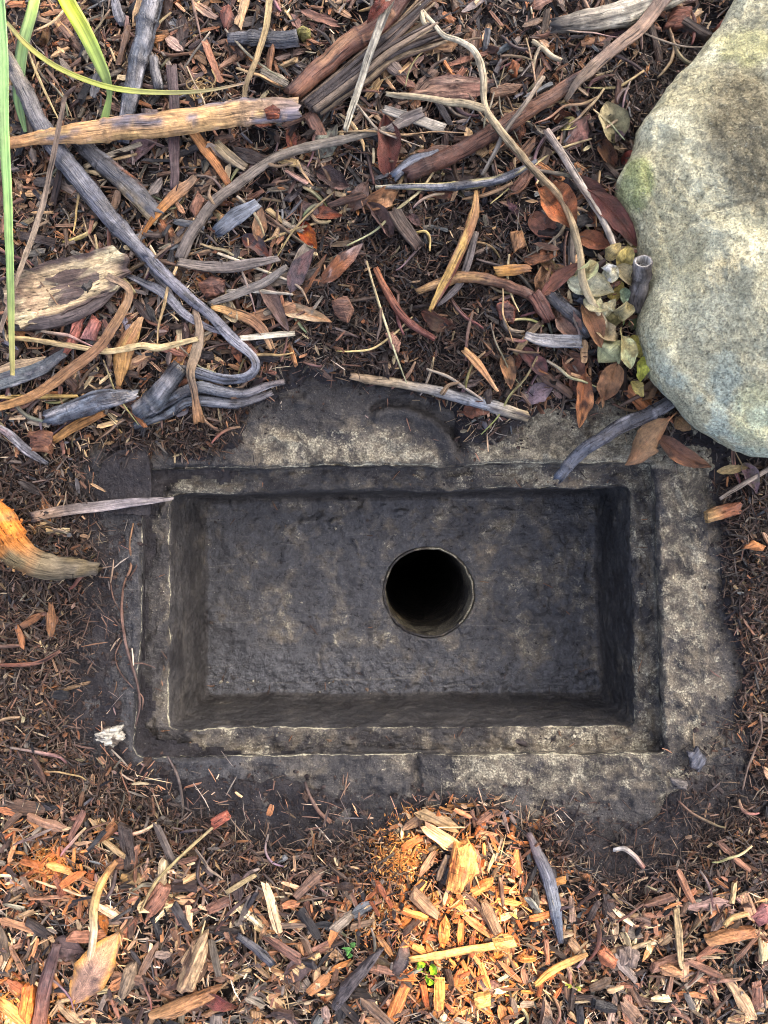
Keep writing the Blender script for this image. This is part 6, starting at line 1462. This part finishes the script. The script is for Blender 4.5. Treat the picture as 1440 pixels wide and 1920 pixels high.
tb = [tmpl_block(rng) for _ in range(14)]; tf = [tmpl_flake(rng) for _ in range(12)]; tf5 = [tmpl_flake(rng, 5, 3) for _ in range(12)]; tf4 = [tmpl_flake(rng, 4, 2) for _ in range(16)]; tq = [tmpl_fibre(rng) for _ in range(16)]; tc_ = [tmpl_crumb(rng) for _ in range(8)]

# ---- bark chips: the 300 largest are things, the rest one mass
N = 14500
P = sample(N, dens_chip)
low = sst(1400, 1600, P[:, 1])
ln = np.clip(rng.lognormal(3.0, 0.48, N), 10, 72) * (1 + 0.1 * low)
wd = ln * np.clip(rng.lognormal(-1.42, 0.40, N), 0.10, 0.7)
wd = np.minimum(wd, 12 + 0.16 * ln)
th = np.clip(wd * rng.uniform(0.25, 0.6, N), 3, 13)
big = np.argsort(-(ln * wd))
sel = []
hp = np.array([(l[1], l[2]) for l in LAND])
for k in big:            # the largest that lie in the frame, away from hand placed pieces and from each other
    x, y = P[k]
    if not (4 < x < 1436 and 4 < y < 1916): continue
    if np.min(np.hypot(hp[:, 0] - x, hp[:, 1] - y)) < 26: continue
    if any(abs(P[q][0] - x) < 20 and abs(P[q][1] - y) < 20 for q in sel): continue
    sel.append(k)
    if len(sel) == 285: break
sel = np.array(sel)
issel = np.zeros(N, bool); issel[sel] = True
mud, dark, sd, bo = zone_masks(P[:, 0], P[:, 1])
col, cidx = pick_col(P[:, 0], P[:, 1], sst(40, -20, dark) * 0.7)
col[issel] *= 1.06
hgt = np.where(issel, rng.uniform(0.006, 0.011, N), rng.uniform(0.000, 0.0105, N))
pos = on_ground(P[:, 0], P[:, 1], hgt + th * S * 0.5)
yaw = rng.uniform(0, np.pi * 2, N); tilt = rng.normal(0, 0.20, N) * np.where(issel, 0.7, 1.2); roll = rng.normal(0, 0.30, N) * np.where(issel, 0.6, 1.2)
size = np.stack([ln, wd, th], -1) * S
gloss = rng.uniform(0.30, 0.66, N)
isfl = rng.random(N) < 0.38
size[isfl, 2] = np.minimum(size[isfl, 2] * 0.6, 0.003)

def dirword(dx, dy):
    if abs(dx) > abs(dy) * 1.4: return 'right of' if dx > 0 else 'left of'
    return 'below' if dy > 0 else 'above'

def unique_labels(items):
    """items: (words, px, py, noun) -> labels that each fit one thing"""
    base = {}
    for n_, (wds, x, y, noun) in enumerate(items):
        d = np.hypot(hp[:, 0] - x, hp[:, 1] - y); q = int(np.argmin(d))
        lm = LAND[q][0]
        same = [k for k in range(len(LAND)) if LAND[k][0] == lm]
        dx, dy = x - hp[q, 0], y - hp[q, 1]
        key = f"{wds} {noun} {dirword(dx, dy)} the {lm}"
        base.setdefault(key, []).append((d[q], n_))
    ORD = ['nearest', 'second nearest', 'third nearest', 'fourth nearest', 'fifth nearest', 'sixth nearest', 'seventh nearest', 'eighth nearest']
    out = [None] * len(items)
    for key, lst in base.items():
        lst.sort()
        for r_, (dd, n_) in enumerate(lst):
            out[n_] = key if len(lst) == 1 else f"{key}, {ORD[min(r_, 7)]} to it"
    return out

rx = [(460, 1120, 'round outlet hole'), (803, 1520, 'lower drain rim'), (1420, 1180, 'pale speckled rim'), (80, 1250, 'muddy left rim'), (1360, 1560, 'black mud corner'), (420, 1480, 'wet soil strip')]
for x_, y_, t_ in rx[1:]: LAND.append((t_, x_, y_))
LAND = [l for l in LAND if l[0]]
hp = np.array([(l[1], l[2]) for l in LAND])
def shape_word(l, w, fl):
    q = l / w
    return 'slender' if q > 4.2 else 'narrow' if q > 3 else ('curled' if fl else 'oblong') if q > 2 else ('flat' if fl else 'blocky')
items = [(f"{PAL[cidx[k]][3]} {shape_word(ln[k], wd[k], isfl[k])}", P[k, 0], P[k, 1], 'bark chip') for k in sel]
labs = dict(zip(sel.tolist(), unique_labels(items)))
for fl, tm in ((False, tb), (True, tf)):
    ids = np.where(issel & (isfl == fl))[0]
    for V, TF, ti, gr, k in instance(tm, pos[ids], size[ids], yaw[ids], tilt[ids], roll[ids], col[ids], gloss[ids]):
        for q in range(len(k)):
            o = put('bark_chip', V[q], TF, M_WOOD, ti[q], gr[q])
            tag(o, labs[int(ids[k[q]])], 'bark chip', 'larger bark chips lying in the mulch')
r1 = ~issel & ~isfl; r2 = ~issel & isfl
merged('bark_mulch', 'mass of smaller bark chips covering the soil', M_WOOD, tb, pos[r1], size[r1], yaw[r1], tilt[r1], roll[r1], col[r1], gloss[r1])
merged('bark_flakes', 'mass of thin curled bark flakes in the mulch', M_WOOD, tf5, pos[r2], size[r2], yaw[r2], tilt[r2], roll[r2], col[r2], gloss[r2])

# ---- shredded fibres
N = 50000
P = sample(N, dens_fib)
mud, dark, sd, bo = zone_masks(P[:, 0], P[:, 1])
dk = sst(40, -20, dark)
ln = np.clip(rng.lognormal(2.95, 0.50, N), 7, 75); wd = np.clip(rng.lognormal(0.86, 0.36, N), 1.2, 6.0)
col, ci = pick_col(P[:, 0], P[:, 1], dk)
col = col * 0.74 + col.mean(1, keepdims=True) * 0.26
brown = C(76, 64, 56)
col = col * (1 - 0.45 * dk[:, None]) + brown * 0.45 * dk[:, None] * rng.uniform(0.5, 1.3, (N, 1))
pl = rng.random(N) < 0.11 * (1 - dk)
col[pl] = np.array([C(196, 172, 132), C(168, 156, 140)])[rng.integers(0, 2, pl.sum())] * rng.uniform(0.6, 1.1, (pl.sum(), 1)); ln[pl] = np.clip(ln[pl] * 1.7, 0, 90)
pos = on_ground(P[:, 0], P[:, 1], rng.uniform(0, 0.0085, N) * (0.3 + 0.7 * sst(0, 60, sd)) + 0.0006)
tilt = rng.normal(0, 0.16, N) * (0.2 + 0.8 * sst(0, 60, sd))
merged('shredded_fibre', 'fine shredded bark fibres matted over the soil', M_FIBRE, tq, pos, np.stack([ln, wd, wd * 0.7], -1) * S, rng.uniform(0, 2 * np.pi, N), tilt, rng.uniform(0, 6.28, N), col, rng.uniform(0.4, 0.7, N))

# ---- ragged shreds of bark, between chips and fibres
N = 16000
P = sample(N, dens_fib)
mud, dark, sd, bo = zone_masks(P[:, 0], P[:, 1])
dk = sst(40, -20, dark)
ln = np.clip(rng.lognormal(3.0, 0.40, N), 10, 60) * (1 - 0.35 * dk); wd = np.clip(rng.lognormal(1.6, 0.35, N), 2.5, 10) * (1 - 0.25 * dk)
kp = (sd > 8) & ((mud > 0) | (rng.random(N) < 0.12)); P, ln, wd, dk, sd = P[kp], ln[kp], wd[kp], dk[kp], sd[kp]; N = len(P)
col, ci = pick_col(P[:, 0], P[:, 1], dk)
col = col * rng.uniform(0.5, 1.1, (N, 1))
pos = on_ground(P[:, 0], P[:, 1], rng.uniform(0, 0.009, N) * (0.3 + 0.7 * sst(0, 60, sd)) + 0.001)
merged('bark_shreds', 'ragged shreds of torn bark matted into the mulch', M_WOOD, tf4, pos, np.stack([ln, wd, np.minimum(wd * 0.5, 4)], -1) * S, rng.uniform(0, 6.28, N), rng.normal(0, 0.28, N), rng.normal(0, 0.5, N), col, rng.uniform(0.34, 0.66, N))

# ---- crumbs of soil and grit
N = 18000
def dens_crumb(px, py):
    mud, dark, sd, bo = zone_masks(px, py)
    d = 0.30 * (sd > 0) + 0.7 * (mud < 10) * (sd > -25) + 0.35 * (np.abs(sd) < 30)
    return np.clip(d, 0, 1) * (bo > -10)
P = sample(N, dens_crumb)
sz = np.clip(rng.lognormal(1.05, 0.62, N), 1.0, 18)
cc = np.array([C(44, 38, 36), C(60, 50, 46), C(78, 62, 52), C(150, 140, 122)])[rng.choice(4, N, p=[0.42, 0.33, 0.21, 0.04])]
sz = np.where(cc[:, 0] > C(120, 120, 120)[0], np.minimum(sz, 3.2), sz)
pos = on_ground(P[:, 0], P[:, 1], sz * S * 0.15)
merged('soil_crumbs', 'dark crumbs of soil and grit', M_FIBRE, tc_, pos, np.stack([sz, sz * rng.uniform(0.7, 1.1, N), sz * 0.8], -1) * S, rng.uniform(0, 6.28, N), rng.normal(0, 0.5, N), rng.normal(0, 0.5, N), cc, rng.uniform(0.5, 0.8, N))

# ---- silt, grit and a few needles that fell into the basin
pts = []
for x0, x1, y0, y1, z, n in ((386, 1122, 1255, 1302, -0.1445, 170), (386, 1122, 945, 1290, -0.1445, 150), (386, 430, 945, 1300, -0.1445, 60), (322, 1180, 1372, 1404, -0.0262, 260), (1196, 1222, 900, 1400, -0.0262, 140), (285, 310, 930, 1400, -0.0262, 110), (330, 1180, 886, 910, -0.0262, 150)):
    pts.append(W(rng.uniform(x0, x1, n), rng.uniform(y0, y1, n), z))
pos = np.concatenate(pts); hc_ = W(803, 1110, -0.145); pos = pos[np.hypot(pos[:, 0] - hc_[0], pos[:, 1] - hc_[1]) > 0.060]; N = len(pos)
sz = np.clip(rng.lognormal(1.1, 0.55, N), 1.2, 13)
cc = np.array([C(52, 48, 46), C(70, 62, 56), C(110, 92, 74), C(190, 184, 160)])[rng.choice(4, N, p=[0.5, 0.3, 0.12, 0.08])]
merged('basin_silt', 'crumbs of silt and grit on the drain floor and ledge', M_FIBRE, tc_, pos, np.stack([sz, sz, sz * 0.7], -1) * S, rng.uniform(0, 6.28, N), rng.normal(0, 0.5, N), rng.normal(0, 0.5, N), cc, rng.uniform(0.4, 0.7, N))
pos = pos[rng.random(N) < 0.09] + np.array([0, 0, 0.0012]); N = len(pos)
ln = rng.uniform(10, 34, N); cc = np.array([C(90, 68, 54), C(60, 52, 48), C(150, 110, 80)])[rng.integers(0, 3, N)]
merged('basin_needles', 'few bark needles fallen on the drain floor and ledge', M_FIBRE, tq, pos, np.stack([ln, ln * 0 + 2.6, ln * 0 + 2], -1) * S, rng.uniform(0, 6.28, N), rng.normal(0, 0.04, N), rng.uniform(0, 6.28, N), cc, rng.uniform(0.4, 0.7, N))

# ---- orange crumbs on the rotten branch
N = 800
pk = rng.integers(0, len(CRUST), N)
pos = np.array([CRUST[q][0] for q in pk]) + rng.normal(0, 0.0016, (N, 3))
cc = np.array([CRUST[q][1] for q in pk]) * rng.uniform(0.7, 1.3, (N, 1))
sz = np.clip(rng.lognormal(1.0, 0.45, N), 1.2, 6)
cr_ = merged('crumbly_rot', None, M_FIBRE, tc_, pos - np.array(fs.location), np.stack([sz, sz, sz * 0.8], -1) * S, rng.uniform(0, 6.28, N), rng.normal(0, 0.5, N), rng.normal(0, 0.5, N), cc, rng.uniform(0.7, 0.9, N))
cr_.parent = fs

# ---- golden sawdust heaps
gold = []
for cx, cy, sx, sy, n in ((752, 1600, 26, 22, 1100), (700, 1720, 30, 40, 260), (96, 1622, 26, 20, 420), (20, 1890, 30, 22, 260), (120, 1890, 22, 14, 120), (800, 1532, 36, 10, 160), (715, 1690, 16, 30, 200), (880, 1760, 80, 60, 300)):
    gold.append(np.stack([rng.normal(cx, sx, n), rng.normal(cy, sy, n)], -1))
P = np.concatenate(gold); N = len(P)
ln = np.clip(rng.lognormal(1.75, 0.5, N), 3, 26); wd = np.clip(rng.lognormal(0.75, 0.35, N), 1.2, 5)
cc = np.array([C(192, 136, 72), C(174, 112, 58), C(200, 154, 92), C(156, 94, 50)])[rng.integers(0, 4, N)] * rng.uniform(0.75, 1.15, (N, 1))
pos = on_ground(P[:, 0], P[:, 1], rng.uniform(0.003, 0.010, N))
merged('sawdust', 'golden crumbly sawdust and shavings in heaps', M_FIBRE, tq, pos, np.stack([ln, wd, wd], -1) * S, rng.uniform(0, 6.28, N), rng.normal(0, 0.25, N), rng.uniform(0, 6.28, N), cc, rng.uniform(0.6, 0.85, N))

# ---- the mulch goes on beyond the spot, thinning out
N = 11000
q = rng.uniform(-1, 1, (N * 4, 2)) * np.array([3900, 4300]) + np.array([720, 960])
dd = np.maximum(np.maximum(-180 - q[:, 0], q[:, 0] - 1620), np.maximum(-150 - q[:, 1], q[:, 1] - 2070))
q = q[(dd > 0) & (rng.random(len(q)) < np.exp(-dd / 900.0)) & (poly_sd(q[:, 0], q[:, 1], BOUL + [(1900, 600), (1850, 100)]) > 20)][:N]
N = len(q); ln = np.clip(rng.lognormal(3.75, 0.4, N), 20, 110); wd = ln * rng.uniform(0.2, 0.6, N)
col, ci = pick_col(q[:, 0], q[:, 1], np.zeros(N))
w_ = W(q[:, 0], q[:, 1]); w_[:, 2] = ground_h(w_[:, 0], w_[:, 1]) + rng.uniform(0.001, 0.008, N)
merged('outer_mulch', 'bark mulch going on beyond the drain', M_WOOD, tf4, w_, np.stack([ln, wd, wd * 0.4], -1) * S, rng.uniform(0, 6.28, N), rng.normal(0, 0.2, N), rng.normal(0, 0.3, N), col, rng.uniform(0.4, 0.7, N))

# ---- twigs and straws that can be picked out one by one
TWC = [((150, 122, 92), 'tan'), ((196, 172, 128), 'pale straw'), ((110, 82, 66), 'brown'), ((84, 70, 64), 'dark brown'), ((132, 118, 104), 'grey'), ((116, 84, 68), 'reddish')]
def dens_twig(px, py):
    mud, dark, sd, bo = zone_masks(px, py)
    return ((sd > 25) & (bo > 25) & (px > 0) & (px < 1440) & (py > 0) & (py < 1920)) * (0.25 + 0.75 * (mud > 10)) * np.where(py > 850, 0.55, 1.0)
P = sample(290, dens_twig)
items, geo = [], []
for x, y in P:
    L = float(np.clip(rng.lognormal(4.1, 0.4), 34, 150)) * (1.5 if y < 700 and rng.random() < 0.35 else 1.0); a = rng.uniform(0, np.pi); b_ = rng.normal(0, 0.12)
    w = float(rng.uniform(3.5, 8.0)); ck, word = TWC[rng.integers(0, len(TWC))]
    d = np.array([math.cos(a), math.sin(a)]); nn = np.array([-d[1], d[0]])
    pp = [np.array([x, y]) + d * L * t + nn * L * (b_ * (1 - 4 * t * t) + rng.normal(0, 0.012)) for t in (-0.5, -0.2, 0.1, 0.35, 0.5)]
    geo.append((pp, w, ck)); 
    items.append((('long ' if L > 90 else 'short ' if L < 50 else '') + word + (' bowed' if abs(b_) > 0.13 else ''), x, y, 'twig'))
for (pp, w, ck), lb in zip(geo, unique_labels(items)):
    c2 = tuple(int(v * rng.uniform(0.8, 1.15)) for v in ck)
    stick('twig', 'twig', lb, None, pp, [w * 0.7, w, w, w * 0.9, w * 0.5], [ck, c2], lift=float(rng.uniform(0.006, 0.013)), sect='thin', flat=0.9, rough=0.14, group='loose twigs and straws in the mulch')

# ---- long dry straws lying tangled over the upper mulch
def dens_straw(px, py):
    mud, dark, sd, bo = zone_masks(px, py)
    return ((sd > 40) & (bo > 30) & (px > 10) & (px < 1430) & (py > 10) & (py < 800)) * 1.0
P = sample(74, dens_straw)
items, geo = [], []
STC = [((206, 182, 136), 'cream'), ((176, 150, 108), 'tan'), ((160, 146, 124), 'greyish'), ((128, 104, 82), 'brown')]
for x, y in P:
    L = float(np.clip(rng.lognormal(4.65, 0.4), 60, 240)); a = rng.uniform(0, np.pi); b_ = rng.normal(0, 0.05)
    ck, word = STC[rng.integers(0, 4)]; d = np.array([math.cos(a), math.sin(a)]); nn = np.array([-d[1], d[0]])
    kink = rng.normal(0, 0.03)
    geo.append(([np.array([x, y]) + d * L * t + nn * L * (b_ * (1 - 4 * t * t) + (kink if abs(t) < 0.2 else 0)) for t in (-0.5, -0.25, 0.0, 0.25, 0.5)], float(rng.uniform(3.0, 6.0)), ck))
    items.append((('long ' if L > 130 else 'short ' if L < 85 else '') + word, x, y, 'dry straw'))
for (pp, w, ck), lb in zip(geo, unique_labels(items)):
    stick('straw', 'straw', lb, None, pp, [w * 0.8, w, w, w * 0.8, w * 0.4], [ck, tuple(min(255, int(v * rng.uniform(0.85, 1.12))) for v in ck)], lift=float(rng.uniform(0.010, 0.018)), sect='thin', flat=0.6, rough=0.08, wob=0.15, group='dry straws tangled over the upper mulch')

# ---- more fallen leaves
LFC = [((128, 86, 62), 'brown'), ((150, 98, 66), 'orange brown'), ((108, 84, 76), 'purple brown'), ((116, 72, 54), 'chestnut'), ((168, 128, 92), 'tan'), ((132, 112, 98), 'grey brown')]
def dens_leaf(px, py):
    mud, dark, sd, bo = zone_masks(px, py)
    w = np.exp(-(((px - 600) / 260) ** 2 + ((py - 440) / 170) ** 2)) + 1.2 * np.exp(-(((px - 1060) / 110) ** 2 + ((py - 560) / 190) ** 2)) + 0.25 * (py < 420) + 0.28 * (py > 1700)
    return np.clip(w, 0, 1) * (sd > 30) * (bo > 30) * (mud > 10) * (px > 10) * (px < 1430) * (py > 10) * (py < 1910)
P = sample(46, dens_leaf)
items, geo = [], []
for x, y in P:
    L = float(rng.uniform(36, 84)); a = rng.uniform(0, 2 * np.pi); w = L * float(rng.uniform(0.3, 0.5)); ck, word = LFC[rng.integers(0, len(LFC))]
    d = np.array([math.cos(a), math.sin(a)]) * L / 2
    geo.append(((x - d[0], y - d[1]), (x + d[0], y + d[1]), w, ck))
    items.append((word + (' slim' if w / L < 0.36 else ' broad' if w / L > 0.45 else ''), x, y, 'leaf'))
for (b_, t_, w, ck), lb in zip(geo, unique_labels(items)):
    c2 = tuple(int(v * rng.uniform(0.85, 1.15)) for v in ck)
    leaf('fallen_leaf', 'leaf', lb, None, b_, t_, w, 0, 'fallen leaves in the mulch', cols=(ck, c2, ck), gloss=float(rng.uniform(0.22, 0.42)), ragged=0.55, fold=float(rng.normal(0.2, 0.5)), curl=float(rng.normal(0, 0.5)), shape=float(rng.uniform(0.6, 1.25)),
         bend=float(rng.normal(0, 0.08)), roll=float(rng.normal(0, 0.5)), lift=(0.005, float(rng.uniform(0.008, 0.014)), float(rng.uniform(0.005, 0.012))))

# ------------------------------------------------------------------ unseen leafy canopy, added to block the sun
def build_shade():
    root = bpy.data.objects.new('added_canopy', None); COL.objects.link(root); root.location = (1.45, 1.3, 0)
    tag(root, 'unseen leafy canopy added to shade the drain and let sun patches through', 'added canopy')
    o0 = np.array(root.location)
    c = SUN_DIR * 2.1
    n = 15000
    u = rng.normal(size=(n, 3)); u /= np.linalg.norm(u, axis=1)[:, None]
    p = u * (rng.random(n) ** (1 / 3))[:, None] * np.array([0.86, 0.92, 0.36])
    p = p * (0.68 + 0.74 * fbm(u * 2.2, 3, 5))[:, None] * np.array([1.12, 1.12, 1.0])
    p[:, 2] += 0.20 * (1 - np.hypot(p[:, 0], p[:, 1]) ** 2)
    p = c + p
    p = p[p[:, 2] > 0.84]
    # leaves left out along the sun's path so the patches land where wanted
    g = p - SUN_DIR * (p[:, 2:3] / SUN_DIR[2])
    gx, gy = g[:, 0] / S + 720, 960 - g[:, 1] / S
    keep = np.ones(len(p), bool)
    for cx, cy, r1, r2, an in GAPS:
        ca, sa = math.cos(an), math.sin(an)
        ex = ((gx - cx) * ca + (gy - cy) * sa) / r1; ey = (-(gx - cx) * sa + (gy - cy) * ca) / r2
        keep &= np.hypot(ex, ey) > 1.0
    p = p[keep]
    n = len(p)
    # each leaf a folded blade of four faces
    L = rng.uniform(0.055, 0.095, n); Wd = L * rng.uniform(0.38, 0.5, n)
    TV = np.array([[-.5, 0, 0], [-.1, .5, .12], [.5, 0, -.05], [-.1, -.5, .12], [-.1, 0, 0]])
    TF = np.array([(0, 4, 1), (4, 2, 1), (0, 3, 4), (4, 3, 2)])
    R = rot(rng.uniform(0, 6.28, n), rng.normal(0, 0.5, n), rng.normal(0, 0.6, n))
    Lc = TV[None] * np.stack([L, Wd, Wd], -1)[:, None]
    V = (np.einsum('kij,kvj->kvi', R, Lc) + p[:, None]).reshape(-1, 3)
    F = (TF[None] + (np.arange(n) * 5)[:, None, None]).reshape(-1, 3)
    col = np.repeat(np.array([C(92, 120, 56), C(80, 108, 52), C(110, 132, 66)])[rng.integers(0, 3, n)], 5, 0)
    me = make_mesh('canopy_leaves', V - o0, F, M_GRASS, np.concatenate([col, np.full((len(V), 1), 0.45)], 1), V, False)
    tag(link('canopy_leaves', me, root), None, None, None, 'stuff')
    def limb(name, pts, w, par):
        V, F, t, g = sweep(np.array(pts, float), np.array(w, float), 'round', 1.0, [C(110, 96, 80), C(96, 84, 70)], 0.7, 0.12, 0.2, step=0.03)
        link(name, make_mesh(name, V - o0, F, M_WOOD, t, g, True), par)
    limb('canopy_trunk', [(1.45, 1.3, -0.1), (1.43, 1.28, 0.5), (1.3, 1.15, 1.1), (1.12, 1.02, 1.6)], [0.10, 0.085, 0.07, 0.05], root)  # trunk and limbs out of view, added to carry the shading canopy
    for e in ((0.55, 0.6, 1.65), (0.6, 1.3, 1.7), (1.5, 0.5, 1.7), (0.45, 0.95, 1.6), (1.1, 0.3, 1.6), (1.6, 1.3, 1.75)):
        b = np.array([1.28, 1.13, 1.2]); e = np.array(e); m = (b + e) / 2 + np.array([0, 0, 0.08])
        limb('branch', [b, m, e], [0.045, 0.03, 0.012], root)
GAPS = [(850, 1740, 165, 200, 0.3), (770, 1600, 75, 70, 0), (1010, 1830, 80, 80, 0), (100, 1622, 72, 54, 0.3), (28, 1900, 80, 56, 0), (190, 1800, 48, 90, 0.4), (-30, 1015, 90, 66, 0.5), (40, 1066, 52, 34, 0.5), (1425, 1720, 45, 80, 0.3), (90, 110, 50, 70, 0.6)]  # openings cut in the added canopy to shape the sun patches
build_shade()
